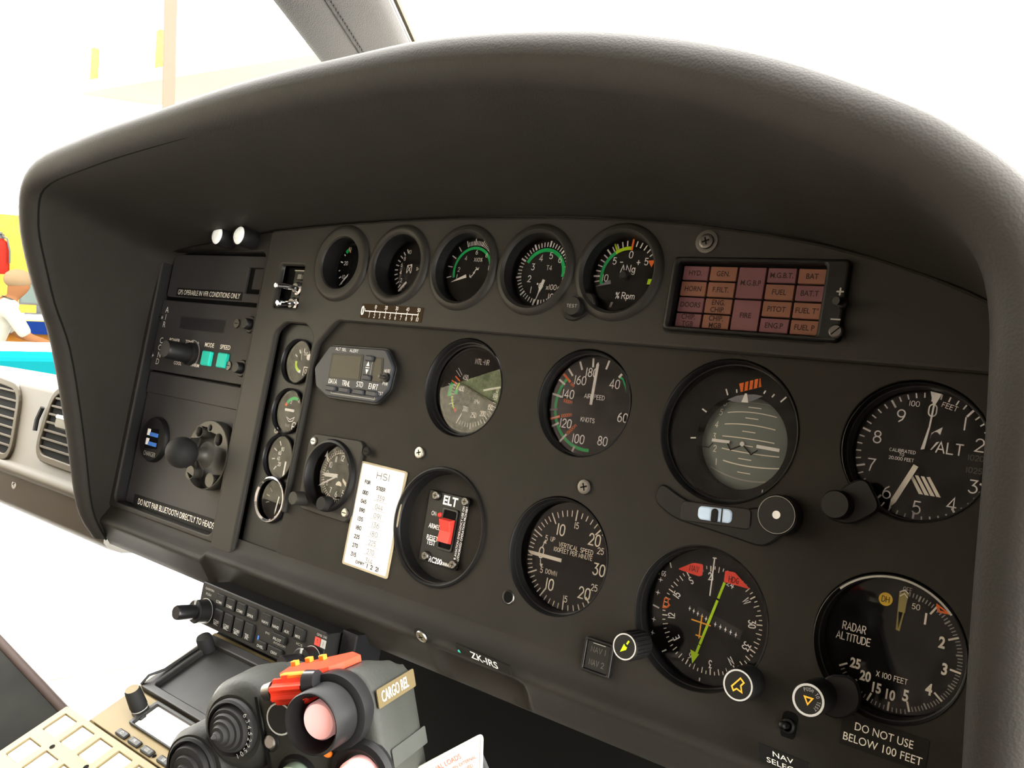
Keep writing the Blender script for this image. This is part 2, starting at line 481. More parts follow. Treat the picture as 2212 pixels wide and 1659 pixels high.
# ------------------------------------------------------------------ hangar and cabin (metres)
def wbox(name, x0, x1, y0, y1, z0, z1, m, parent=None, rz=0, bev=0):
    b = MB()
    c = Vector(((x0 + x1) / 2, (y0 + y1) / 2, z0))
    hx, hy = (x1 - x0) * 500, (y1 - y0) * 500
    b.box(-hx, hx, -hy, hy, 0, (z1 - z0) * 1000, m, bev)
    M = Matrix.Translation(c) @ Matrix.Rotation(math.radians(rz), 4, 'Z')
    o = b.build(name, None, M)
    return o
def struct(o):
    o['kind'] = 'structure'
    return o
struct(wbox('floor', -40, 30, -25, 35, -.1, 0, 'concrete'))
# back wall of the hangar, across the view: yellow timber below, white cladding above
WA = wpt(60, 600, 11.0)
wdir = (PM.to_3x3() @ ray(150, 600)); wn_ = Vector((wdir.x, wdir.y, 0)).normalized()
w_rz = math.degrees(math.atan2(wn_.y, wn_.x)) - 90
ytop = wpt(20, 461, 11.0).z
def along(px, dist, h, back=0):        # a point of the hangar at that column of the view, on the ground distance and height
    d = PM.to_3x3() @ ray(px, 600); d = Vector((d.x, d.y, 0)).normalized()
    c = cam.matrix_world.translation
    return Vector((c.x, c.y, 0)) + d * (dist + back) + Vector((0, 0, h))
def wslab(name, p, w, d, h, m, z0, bev=0, rz=None):
    b = MB(); b.box(-w * 500, w * 500, -d * 500, d * 500, 0, h * 1000, m, bev)
    return b.build(name, None, Matrix.Translation((p.x, p.y, z0)) @ Matrix.Rotation(math.radians(w_rz if rz is None else rz), 4, 'Z'))
pw = along(60, 11.3, 0)
struct(wslab('wall_front', pw, 9, .2, ytop, 'yellowwood', 0))
struct(wslab('trim_1', along(60, 11.36, 0), 9, .2, 3.2, 'cladding', ytop))
# desk, monitor, person
t = thing('reception_desk', 'timber desk with a wide blue front edge against the yellow wall', 'desk', Matrix.Translation(along(75, 9.6, 0)) @ Matrix.Rotation(math.radians(w_rz), 4, 'Z'))
zt = wpt(75, 680, 9.6).z
b = MB(); b.box(-1300, 1300, -300, 300, zt * 1000 - 40, zt * 1000, 'cladding', 4); b.build('worktop', t)
b = MB(); b.box(-1300, 1300, -330, -300, (zt - .19) * 1000 + 20, (zt - .07) * 1000 + 20, 'blue', 3); b.build('front_edge', t, label='bright blue front edge')
b = MB(); b.box(-1280, 1280, -290, -250, 60, zt * 1000 - 150, 'orangewood', 3); b.build('front_board', t)
for x in (-1250, 250, 1250):
    b = MB(); b.box(x - 25, x + 25, -298, -250, 0, zt * 1000 - 150, 'cladding', 2); b.build('leg', t)
zs = wpt(75, 668, 9.7).z
t = thing('monitor', 'dark framed computer screen standing on the hangar desk', 'monitor', Matrix.Translation(along(84, 9.7, zt + .002)) @ Matrix.Rotation(math.radians(w_rz), 4, 'Z'))
b = MB(); b.box(-120, 120, -70, 70, 0, 10, 'black', 2); b.box(-20, 20, -10, 10, 10, 110, 'black'); b.build('stand', t)
b = MB(); b.T = Matrix.Translation((0, 0, 230)) @ Matrix.Rotation(PI / 2, 4, 'X'); b.prism(rrect(-170, 170, -140, 140, 12), -15, 15, 'black', 3, True); b.build('casing', t)
b = MB(); b.T = Matrix.Translation((0, 0, 230)) @ Matrix.Rotation(PI / 2, 4, 'X'); b.flat(rrect(-150, 150, -120, 120, 3), 15.6, 'monitor'); b.build('screen', t)
# person leaning at the desk: one skinned body, hair and clothes as children
def skin_body(name, joints, edges, m, parent, sub=2):
    me = bpy.data.meshes.new(name); me.from_pydata([j[0] for j in joints], edges, [])
    o = bpy.data.objects.new(name, me); COL.objects.link(o)
    md = o.modifiers.new('skin', 'SKIN'); md.use_smooth_shade = True
    if not me.skin_vertices: 
        bpy.context.view_layer.objects.active = o
    lay = me.skin_vertices[0].data if me.skin_vertices else me.attributes and None
    if lay:
        for i, j in enumerate(joints): lay[i].radius = (j[1], j[1] if len(j) < 3 else j[2])
        lay[0].use_root = True
    s2 = o.modifiers.new('sub', 'SUBSURF'); s2.levels = s2.render_levels = sub
    bpy.context.view_layer.update()
    ev = bpy.data.meshes.new_from_object(o.evaluated_get(bpy.context.evaluated_depsgraph_get()))
    bpy.data.objects.remove(o)
    ev.materials.clear(); ev.materials.append(MATS[m])
    o = bpy.data.objects.new(name, ev); COL.objects.link(o); o.parent = parent
    return o
pp = along(-38, 8.6, 0)
zh = wpt(20, 612, 8.6).z + .1
t = thing('person', 'person in a pale shirt and dark trousers leaning over the hangar desk', 'person', Matrix.Translation(pp) @ Matrix.Rotation(math.radians(w_rz - 80), 4, 'Z') @ Matrix.Scale(zh / 1.62, 4))
J = [((0, 0, .88), .13, .10), ((0, .06, 1.12), .14, .10), ((0, .16, 1.30), .17, .10), ((0, .22, 1.40), .05), ((0, .27, 1.50), .085, .10), ((0, .29, 1.57), .07, .09),
     ((-.19, .17, 1.31), .055), ((-.24, .28, 1.08), .04), ((-.17, .50, 1.0), .032), ((-.15, .58, .99), .03),
     ((.19, .17, 1.31), .055), ((.25, .30, 1.08), .04), ((.2, .52, 1.0), .032), ((.19, .60, .99), .03),
     ((-.09, .0, .80), .085), ((-.1, .02, .46), .06), ((-.1, -.02, .08), .04), ((-.1, .12, .04), .035), ((.09, 0, .80), .085), ((.1, .03, .46), .06), ((.1, 0, .08), .04), ((.1, .14, .04), .035)]
Ed = [(0, 1), (1, 2), (2, 3), (3, 4), (4, 5), (2, 6), (6, 7), (7, 8), (8, 9), (2, 10), (10, 11), (11, 12), (12, 13), (0, 14), (14, 15), (15, 16), (16, 17), (0, 18), (18, 19), (19, 20), (20, 21)]
skin_body('body', J, Ed, 'skin', t)
skin_body('shirt', [((0, .0, .90), .17, .14), ((0, .06, 1.12), .185, .14), ((0, .16, 1.30), .22, .14), ((0, .2, 1.39), .09), ((-.2, .17, 1.31), .07), ((-.25, .28, 1.08), .055), ((.2, .17, 1.31), .07), ((.26, .30, 1.08), .055)], [(0, 1), (1, 2), (2, 3), (2, 4), (4, 5), (2, 6), (6, 7)], 'shirt', t)
skin_body('trousers', [((0, 0, .88), .145, .115), ((-.09, 0, .78), .098), ((-.1, .02, .46), .075), ((-.1, -.02, .12), .06), ((.09, 0, .78), .098), ((.1, .03, .46), .075), ((.1, 0, .12), .06)], [(0, 1), (1, 2), (2, 3), (0, 4), (4, 5), (5, 6)], 'trousers', t)
b = MB(); b.sphere((0, 262, 1560), (95, 112, 85), 'hair', 18, 10); b.build('hair', t)
for sx in (-1, 1):
    b = MB(); b.sphere((sx * 34, 372, 1530), 9, 'ink', 10, 6); b.build('eye', t)
# red cylinder with dark top on the wall behind the person
q = along(2, 10.9, 0)
t = thing('fire_extinguisher', 'red cylinder with a dark top hung on the yellow wall', 'fire extinguisher', Matrix.Translation((q.x, q.y, wpt(4, 592, 10.9).z)) @ Matrix.Rotation(math.radians(w_rz), 4, 'Z'))
b = MB(); b.lathe([(0, 0), (75, 0), (80, 10), (80, 300), (70, 340), (30, 370), (30, 385)], 'extinguisher', n=24); b.build('cylinder', t)
b = MB(); b.lathe([(32, 380), (34, 400), (28, 430), (0, 432)], 'black', n=16); b.box(-15, 15, -90, 20, 425, 445, 'black', 3); b.tube([(0, -30, 410), (60, -60, 380), (85, -70, 250), (84, -60, 120)], 9, 'black'); b.build('valve', t)
# white machine with a cyan stripe parked close by
q = along(40, 4.2, 0); zt2, zc0, zc1 = wpt(40, 741, 4.1).z, wpt(40, 812, 3.6).z, wpt(40, 772, 3.6).z
t = thing('parked_aircraft', 'white rounded fuselage with a broad cyan stripe seen past the dash', 'aircraft', Matrix.Translation((q.x, q.y, 0)) @ Matrix.Rotation(math.radians(w_rz + 4), 4, 'Z'))
b = MB(); prof = [(-600, 420), (-500, 560), (-300, zt2 * 1000 - 30), (0, zt2 * 1000), (420, zt2 * 1000 - 40), (600, 620), (620, 300), (560, 12), (-560, 12)]
pr = roundpoly(prof, 160, 6)
b.rings([[(x, y * s_, 12 + (z - 12) * s_) for y, z in pr] for x, s_ in ((-3200, .5), (-2600, .85), (-1800, 1), (1800, 1), (2600, .85), (3200, .5))], 'white', True, True, True, True); b.build('fuselage', t)
b = MB(); zl = [(-418, zc0 * 1000 - 60), (-380, zc1 * 1000)]
b.T = None
y0 = -640
b.box(-1790, 1790, y0, y0 + 330, zc0 * 1000, zc1 * 1000, 'cyan', 12); b.build('stripe', t)
# mezzanine ledge with pale boards standing on it, its post and a roof beam
zl = 3.75
def onz(px, py, z):
    d = PM.to_3x3() @ ray(px, py); c = cam.matrix_world.translation
    return c + d * ((z - c.z) / d.z)
A, B = onz(86, 205, zl), onz(600, 118, zl)
ld = (B - A).normalized(); L = (B - A).length
ML = Matrix.Translation(A) @ Matrix.Rotation(math.atan2(ld.y, ld.x), 4, 'Z')
b = MB(); b.box(0, L * 1000 + 1500, -40, 700, -70, 60, 'ledge', 5); o = b.build('mezzanine_ledge', None, ML); tag(o, 'pale beam of the hangar gallery carrying a row of yellowish boards', 'beam')
def ledge_u(px):              # where along the ledge a column of the view meets it
    n = (PM.to_3x3() @ ray(px, 100)).cross(PM.to_3x3() @ ray(px, 300)); c = cam.matrix_world.translation
    return (c - A).dot(n) / ld.dot(n)
for px, w, hh, m, nm in ((105, 150, 400, 'palewood', 'darkest yellow, first'), (142, 110, 330, 'ledge', 'faint, second'), (183, 120, 400, 'palewood', 'strong yellow, third'), (228, 140, 380, 'ledge', 'faint, fourth'), (278, 140, 400, 'ledge', 'faint, fifth'), (325, 120, 440, 'palewood', 'bright yellow, beside the post, sixth'), (388, 90, 420, 'ledge', 'faint, first past the post, not'), (415, 110, 400, 'ledge', 'faint, second past the post')):
    u = ledge_u(px)
    b = MB(); b.prism(roundpoly([(-w / 2, 0), (w / 2, 0), (w / 2, hh), (-w / 2, hh)], 50), -20, 20, m, 4, True)
    o = b.build('board', None, ML @ Matrix.Translation((u, .1, .062)) @ Matrix.Rotation(PI / 2 - .03, 4, 'X'))
    tag(o, 'pale gallery board, %s from the open end' % nm, 'board', 'boards on the gallery')
q = along(356, 9.0, 0)
b = MB(); b.box(-52, 52, -60, 60, 0, 6500, 'tan', 6); o = b.build('hangar_post', None, Matrix.Translation(q) @ Matrix.Rotation(math.radians(w_rz), 4, 'Z')); tag(o, 'tall brownish post in front of the hangar gallery', 'post')
A2, B2 = onz(-60, 55, 4.3), onz(72, 76, 4.3)
b = MB(); b.tube([A2 * 1000, B2 * 1000], 45, 'palewood', 8); o = b.build('roof_strut', None, Matrix.Identity(4)); tag(o, 'short yellowish roof strut high at the gallery end', 'strut')

# the cabin around and behind the seat: keeps the light to the open side and the windscreen
struct(wbox('ceiling', -1.2, 1.1, -2.3, -.24, 2.12, 2.2, 'cabin'))
struct(wbox('wall_rear', -1.25, 1.1, -1.75, -1.65, .6, 2.2, 'cabinrear'))
struct(wbox('wall_right', .98, 1.06, -1.7, -.8, .6, 2.2, 'cabin'))
struct(wbox('wall_left', -1.24, -1.16, -1.66, -.06, .6, 1.42, 'cabinrear'))
b = MB(); b.T = Matrix(((0, 0, 1, -1230), (1, 0, 0, 0), (0, 1, 0, 0), (0, 0, 0, 1)))
b.prism([(-1420, 2190), (-1400, 2000), (-1050, 1780), (-950, 1740), (-820, 2190)], 0, 40, 'cabinrear', 0, True); struct(b.build('reflection_plate', None, Matrix.Identity(4)))  # added unseen plate, slanted edge shaped to darken part of the tachometer reflection
# far side of the hangar, behind the seat and to the side
struct(wbox('wall_back', -7.3, -7.0, -16, -1.5, 0, 4.6, 'tanwall'))
struct(wbox('trim_4', -7.1, -6.95, -16, -1.5, 3.6, 4.0, 'greenish'))
struct(wbox('trim_2', -1.2, 1.1, -1.7, .12, .58, .64, 'carpet'))
struct(wbox('trim_3', -.50, 1.0, .16, .22, .55, 1.46, 'footwell'))

# ------------------------------------------------------------------ instrument panel
panel = thing('instrument_panel', 'dark moulded helicopter instrument panel under the padded hood', 'panel', pmat(0, 0))
HOLES = [(-117, -2, 40.5), (0, -1, 40), (0, -114, 42.5), (-115.5, -115, 46), (227, -2, 41), (228.5, -115, 41.5), (114.5, -129, 46), (113, -6, 47.5), (-250, -98, 31)]
ARCH = [(-400, 128.5), (-367, 131), (-300, 135), (-230, 138), (-149, 139.5), (-50, 139), (20, 136.5), (66, 133), (120, 126), (160, 118.5), (192, 110.5), (225, 100), (249, 90), (286, 72)]
b = MB()
b.holed([[(-306, -188), (286, -188), (286, 48), (-306, 48)]] + [circ(*h, 72) for h in HOLES], -3, 0, 'panel', .7)
b.build('face_plate', panel)
# raised moulding: the upper strip with the small gauges, and the two ribs beside the narrow gauge column
b = MB()
out = [(-400, -197), (-364, -197), (-362, 26), (-350, 36), (-318, 36), (-306, 26), (-304, -142), (-300, -142), (-298, 18), (-276, 42), (286, 45)] + ARCH[::-1]
SM = [(-285, 96.5), (-210, 96.5), (-135, 96.5), (-60.5, 96.5), (14.5, 96.5)]
hs = [circ(x, y, 29.5, 48) for x, y in SM] + [rrect(60, 170, 57, 106, 3), rrect(-373, -338, 51, 93, 2)]
b.holed([roundpoly(out, 5)] + hs, -1, 6, 'frame', 3)
b.build('raised_moulding', panel)
# rounded lower lip: bead, sloping underside, return; with the little pocket of the registration plate
xs = [-606, -600, -560, -480, -404, -396, -340, -300, -200, -110, -100, -97, -94, -90, -84, -76, -60, -40, -24, -16, -10, -6, -3, 0, 20, 100, 200, 286]
LP = [(6, 0), (-2, 1.2), (-8, 5.5), (-12, 9.5), (-15, 11.8), (-17.8, 12), (-20, 10.4), (-23, 7.4), (-27, 4), (-32, 0), (-38, -4.4), (-44, -9), (-47, -17), (-48, -150)]
PW = [0, 0, 0, 0, 0, 0, .25, .8, 1, 1, .7, .1, 0, 0]
b = MB(); rs = []
for x in xs:
    y0 = -186 - 7 * max(0, min(1, (-x - 396) / 8))
    d = max(0, min(1, (x + 98) / 14, (0 - x) / 14)); d = d * d * (3 - 2 * d)
    rs.append([(x, y0 + y, z - 9 * d * w) for (y, z), w in zip(LP, PW)])
b.rings(rs, 'panel', False, True)
b.build('lower_lip', panel, auto=70)
# the wide left bay: sunken floor, side walls and surround
b = MB()
bay = rrect(-596, -405, -186, 107, 8)
b.holed([[(-608, -192), (-398, -192), (-398, 128), (-480, 120), (-585, 106), (-608, 100)], bay], -1, 3, 'frame', 1.5)
b.rings([[(x, y, 0) for x, y in bay], [(x, y, -13) for x, y in bay]], 'black', True, False)
b.flat(bay, -12.8, 'void')
b.build('left_bay', panel)
b = MB(); b.holed([rrect(-362, -304, -196, 36, 4)] + [circ(-329, y, 21.6, 40) for y in (0, -48.5, -93.5, -134.5)], -4.5, -2.5, 'bezel'); b.build('gauge_channel', panel)
b = MB(); b.box(-606, 286, -235, 130, -160, -120, 'void'); b.build('back_cover', panel)

# ------------------------------------------------------------------ padded hood
ST = [  # base on the panel x, y | rim centre x, y, height out of the panel | radius of the padded rim
    (-606, -230, -606, -231, 2, 9), (-604, -190, -607, -196, 26, 11), (-603, -120, -605, -116, 54, 12), (-603, -40, -602, -24, 90, 13),
    (-602, 30, -590, 32, 126, 13), (-598, 75, -578, 92, 156, 13), (-584, 103, -548, 134, 168, 14), (-490, 119, -448, 152, 172, 14), (-397, 130, -335, 164, 174, 14),
    (-250, 138, -218, 174, 175, 15), (-149, 141, -108, 179, 175, 15), (-50, 140.5, -18, 178.5, 175, 16), (66, 134, 82, 168, 172, 16), (150, 121, 165, 147, 170, 16),
    (215, 102, 229.5, 120.5, 166, 16), (254, 87, 258, 104.5, 161, 16), (279, 64, 281, 84, 157, 16), (286, 42, 293, 58, 152, 16), (287, 10, 298, 12, 145, 16), (287, -80, 298.5, -80, 110, 16), (287, -180, 299, -180, 60, 16), (287, -240, 299, -250, 25, 16)]
def catmull(P, n=5):
    out = []
    for i in range(len(P) - 1):
        p0, p1, p2, p3 = P[max(i - 1, 0)], P[i], P[i + 1], P[min(i + 2, len(P) - 1)]
        for k in range(n):
            t = k / n
            out.append(tuple(.5 * (2 * b_ + (c_ - a_) * t + (2 * a_ - 5 * b_ + 4 * c_ - d_) * t * t + (3 * b_ - a_ - 3 * c_ + d_) * t ** 3) for a_, b_, c_, d_ in zip(p0, p1, p2, p3)))
    out.append(P[-1])
    return out
SS = catmull(ST)
hood = thing('glareshield_hood', 'black padded hood arching over the whole instrument panel', 'hood', pmat(0, 0))
rs, pipe = [], []
for i, s in enumerate(SS):
    a, c = SS[max(i - 1, 0)], SS[min(i + 1, len(SS) - 1)]
    tx, ty = c[2] - a[2], c[3] - a[3]
    l = math.hypot(tx, ty); ox, oy = -ty / l, tx / l                # outward across the rim
    bx, by, cx, cy, h, r = s
    row = [(bx, by, -12)]
    for k in (0, .3, .6, .9):
        z = h * k; q = k ** 1.3
        row.append((bx + (cx - ox * r - bx) * q, by + (cy - oy * r - by) * q, z))
    for an in range(180, -1, -20):
        row.append((cx + ox * r * math.cos(math.radians(an)), cy + oy * r * math.cos(math.radians(an)), h + r * math.sin(math.radians(an))))
    for z, g in ((h * .6, 4), (h * .2 - 10, 10), (-80, 16), (-160, 14)):
        row.append((cx + ox * (r + g), cy + oy * (r + g), z))
    rs.append(row)
    if i < 50:
        pipe.append((cx - ox * (r - .6), cy - oy * (r - .6), h - 1))
b = MB(); b.rings(rs, 'hood', False, True); b.build('padding', hood, auto=75)
b = MB(); b.tube(pipe, [1.2 * min(1, (len(pipe) - 1 - i) / 12) + .02 for i in range(len(pipe))], 'piping', 8); b.build('piping', hood, label='dark seam piping round the rim')

# ------------------------------------------------------------------ gauges
def gauge(name, label, x, y, R, depth, face, group=None, Rd=None, cowl=None, glass='glass', fx=0, fy=0, cat='gauge', rim=None, prof=None):
    """round instrument let into the panel: bezel, dial face, needles (added by the caller), glass"""
    t = thing(name, label, cat, pmat(x, y), group)
    Rd = Rd or R - 2.5
    b = MB()
    if cowl:
        b.lathe([(37.2, 5), (36.2, 7.4), (34, 9.2), (31.5, 9.6), (cowl + 1, 8.6), (cowl, 7)], 'frame', n=64); b.lathe([(cowl, 7), (cowl - .3, 0), (min(Rd, cowl), depth)], 'bezel', n=64)
    else:
        b.lathe(prof or [(R + .2, .2), (R - .3, .5), (R - 1, -.5), (R - 1.3, -5), (R - 2, -5.3), (R - 2.3, depth + 3), (Rd + .3, depth + .8), (Rd, depth)], rim or 'bezel', n=64)
    b.build('bezel', t)
    f = MB(); f.T = Matrix.Translation((fx, fy, 0)); f.disc(0, 0, max(Rd + 6, R), depth, 'dial', 64)
    face(f, depth + .2)
    o = f.build('dial_face', t)
    if glass:
        g = MB(); rg = (cowl - .4 if cowl else R - 1.5); zg = depth + (4 if cowl else 5)
        g.disc(0, 0, rg, zg, glass, 48); g.build('glass', t)
    return t
def put(b, t, name='needle', **k): return b.build(name, t, **k)

# --- top row, small gauges
def f_amp(f, z):
    f.arc(-48, -38, 20.4, 24, z, 'green'); f.arc(-37.5, -33, 18.4, 24, z, 'amber')
    for a, l in ((305, 2.2), (285, 3.4), (262, 2.2), (243, 3.4), (224, 2.2), (325, 3)): f.tick(a, 22.8 - l, 22.8, 1.2, z, 'paint')
    f.txt('30', -12.5, 18.5, 3.2, 'paint', z); f.txt('20', -14.3, 4.5, 3.6, 'paint', z); f.txt('10', -14, -9, 3.6, 'paint', z)
t = gauge('ammeter', 'small gauge with orange and green mark, first of the top row', -285, 96.5, 29, -12, f_amp, 'top row gauges', 25, cowl=24.5, glass=None)
b = MB(); b.holed([circ(0, 0, 24.2, 48), rrect(-22.6, -3.5, -21, 22, 9)], -9, -8, 'bezel', .3); b.build('dial_mask', t)
put(needle((-17, -18), (-6, -6), 1.2, -10.6, 'paint'), t)
def f_fuel(f, z):
    for i in range(11): f.tick(206.5 + 12.5 * i, 17.6, 21.6, 1.15, z, 'paint')
    for s_, x, y in (('10', -6.7, 16.6), ('8', -11.7, 10.3), ('6', -13.9, 4.5), ('4', -13.7, -2.4), ('2', -11.2, -9.7), ('0', -7, -15)): f.txt(s_, x, y, 3.3, 'paint', z)
    f.stroke(rrect(-6.5, -1, -2.8, 4.4, .8), .6, z, 'paint'); f.stroke([(-6, -2.4), (-1.5, 4)], .6, z, 'paint'); f.stroke([(-6, 4), (-1.5, -2.4)], .6, z, 'paint')
    f.stroke([(-2.8, 5), (-1.2, 5)], .7, z, 'paint')
    f.txt('%=1', 7, 1.2, 3, 'paint', z, xs=.8)
t = gauge('fuel_gauge', 'small fuel quantity gauge with white zero to ten scale, needle at zero', -210, 96.5, 29, -12, f_fuel, 'top row gauges', 25.5, cowl=27.5)
put(needle((-10.7, -20.6), (-2.4, -11.6), 1.9, -9.8, 'paint', 1), t)
def f_tq(f, z):
    f.arc(252, 436, 18.6, 21, z, 'green')
    for a in (256.5, 277.5, 297.5, 317.5): f.tick(a, 22.4, 28, .9, z, 'paint')
    for i in range(29): f.tick(337.5 + 4 * i, 22.2, 28.4 if i % 5 == 0 else 26, .9 if i % 5 == 0 else .6, z, 'paint')
    for s_, x, y in (('1', -15.4, -5.2), ('2', -14.6, 1), ('4', -8.9, 11), ('6', 1.9, 16.2), ('8', 13.1, 13.9), ('10', 19, 3)): f.txt(s_, x, y, 3.6, 'paint', z)
    f.txt('X10%', 4.8, 9.8, 3, 'paint', z, w=9)
    f.stroke([(-1.2, -5), (1.2, -4), (2.8, -1.4), (4.4, 1.6), (6.5, 1.4)], .9, z, 'paint'); f.disc(2.8, -1.4, 1, z + .05, 'paint', 12); f.stroke([(-1.6, -3.4), (-1.2, -5), (.4, -5.6)], .8, z, 'paint'); f.stroke([(4, 3.2), (6.4, 1.4), (7, 3)], .8, z, 'paint')
t = gauge('torque_gauge', 'torque gauge marked times ten percent with long green arc, needle at low left', -134.5, 96, 29, -6, f_tq, 'top row gauges', 27.8, cowl=29.2)
put(needle((-19.6, -10.6), (-3.8, -4.8), .4, -4, 'paint', 1, 2.9), t)
def f_t4(f, z):
    f.arc(296, 457, 17.4, 20.4, z, 'green')
    for i in range(51):
        a = 191 + 35 * i / 5
        f.tick(a, 21.4, 26.4 if i % 5 == 0 else 25.2, 1.5 if i % 5 == 0 else .8, z, 'paint')
    for s_, x, y in (('1', -9.3, -13.7), ('2', -12.7, -4.7), ('3', -11, 5), ('4', -4.6, 12.4), ('5', 4.7, 14.4), ('6', 13.8, 11.5), ('7', 20.4, 3.2), ('8', 20.2, -5.2), ('9', 17.4, -12.6), ('10', 10.9, -18.6)): f.txt(s_, x, y, 5, 'paint', z)
    f.txt('T4', 4.8, 4.6, 3.6, 'paint', z); f.txt('dC', -2, -10.2, 4.4, 'paint', z); f.txt('x100', 10, -10.8, 3.9, 'paint', z)
t = gauge('temperature_gauge', 'exhaust temperature gauge marked T4 with green arc and needle pointing down', -60.5, 96, 29, -6, f_t4, 'top row gauges', 27.8, cowl=29.2)
put(needle((-2.8, -24.6), (1.6, -10), .8, -4, 'paint', 9, 3.6), t); put(needle((1.5, -10.5), (3, -5.4), 2.6, -3.9, 'paint', .3), t, 'needle_root')
def f_ng(f, z):
    f.arc(252, 325, 19.8, 22.4, z, 'green'); f.arc(325, 363, 19.8, 22.4, z, 'lime')
    for i in range(17):
        a = 259 + 9.35 * i
        if abs(a - 362) < 3: continue
        big = i in (1, 6)
        f.tick(a, 22.6, 29.4 if big else 26.9, 1.3 if big else .95, z, 'paint')
    f.tick(363, 19.6, 28.8, 1.6, z + .1, 'orange'); f.tick(330, 21, 28.8, 1.6, z + .1, 'lime')
    f.txt('0', 1.3, 16.2, 5, 'paint', z); f.txt('5', -11.8, 11.2, 5, 'paint', z); f.txt('10', -17.6, -1.9, 5, 'paint', z); f.txt('5', 14.9, 11.2, 5, 'paint', z)
    f.txt('-', -5.8, 10.4, 6, 'paint', z, xs=.9); f.txt('+', 8.5, 10.4, 6, 'paint', z, xs=.8)
    f.txt('~Ng', .6, 5.6, 5.4, 'paint', z, w=12); f.txt('%', -4.5, -14.7, 4.6, 'paint', z); f.txt('Rpm', 4.6, -14.7, 4.6, 'paint', z, w=10.5)
    f.flat([(16.2, 12), (21.6, 12.4), (19.8, 7)], z, 'orange'); f.flat([(18.2, -5.6), (21.2, -5.6), (21.8, -1.6), (18.8, -1.6)], z, 'lime')
    f.flat([(-9, -20), (12, -20), (12, -28), (-9, -28)], z, 'void'); f.flat([(-9, -20), (-7, -20), (-8, -24), (-10, -24)], z + .1, 'greyp')
t = gauge('delta_speed_gauge', 'engine speed difference gauge with green and yellow arcs, beside the caution lights', 14.5, 96, 29, -6, f_ng, 'top row gauges', 28, cowl=29.2)
put(needle((-23.4, -9.1), (-11.3, -5.2), .4, -4, 'moon', 1, 3.2), t)
b = MB(); b.lathe([(4, -6), (3.8, -2.5), (2.4, -1)], 'bezel', n=20); b.disc(0, 0, 2.4, -1, 'bezel', 20); b.build('hub', t)
x, y = at(1246, 665, 6)
b = MB(); bx, by = x - 14.5, y - 96
b.prism(roundpoly([(bx - 11, by - 9), (bx + 2, by - 11), (bx + 17, by + 2), (bx + 13, by + 12), (bx + 2, by + 12), (bx - 9, by + 5)], 6, 5), 3, 7.5, 'bezel', 1)
b.lathe([(7.6, 7), (7.4, 12), (6.8, 13)], 'black', bx, by, 28); b.disc(bx, by, 6.8, 13, 'black', 28); b.txt('TEST', bx, by, 2.2, 'greyp', 13.2, w=9); b.build('test_button', t)

# --- tachometer
def f_ntl(f, z):
    f.arc(262, 289, 22.6, 26.3, z, 'green'); f.arc(266, 279, 15.8, 19.4, z, 'green'); f.arc(232, 262, 20.6, 22.2, z, 'lime'); f.arc(279, 299, 17, 18.6, z, 'lime')
    f.arc(222, 232, 20.2, 22, z, 'red'); f.tick(292, 20, 26.6, 1.2, z, 'orange'); f.tick(303, 18.6, 25.6, 1.2, z, 'orange')
    for a in (317, 311): f.tick(a, 21, 28.8, .5, z, 'paint')
    f.tick(204.5, 18, 27.8, .7, z, 'paint'); f.tick(284, 26, 28.6, .6, z, 'paint'); f.tick(246, 22, 25, .6, z, 'paint')
    for i in range(18): f.tick(197.5 - 6.6 * i, 23.2, 28.4 if i % 5 == 4 else 26.8, .55, z, 'paint')
    for i in range(9): f.tick(238 + 7 * i, 19.6, 22.6, .4, z + .05, 'paint')
    for s_, x, y in (('450', -10.1, 13.9), ('400', -12.4, 4), ('300', -4.5, -12.1), ('250', 5.3, -16.2), ('200', 14.8, -13.7), ('150', 21.4, -7.7), ('100', 24.6, 2.1), ('0', 25.6, 7)): f.txt(s_, x, y, 4, 'paint', z, xs=.62)
    f.txt('NTL-NR', 4.8, 28.4, 4.2, 'paint', z, w=14.5); f.txt('RPM', 6.3, -4.9, 3.2, 'paint', z, w=5.6)
t = gauge('rotor_tachometer', 'deep round rotor tachometer marked NTL-NR RPM with a strong window reflection', -117, -3, 40, -14, f_ntl, None, 34, fy=-4, glass='glassbright', cat='gauge',
          prof=[(40.7, .2), (40, .6), (39, -.8), (38.6, -4), (37.6, -4.3), (37.3, -8), (36, -8.4), (35.6, -11), (34.2, -11.6), (34, -14)])
put(needle((29.6, 5.6), (12.2, 1.2), 1.6, -12.4, 'paint', 1), t)

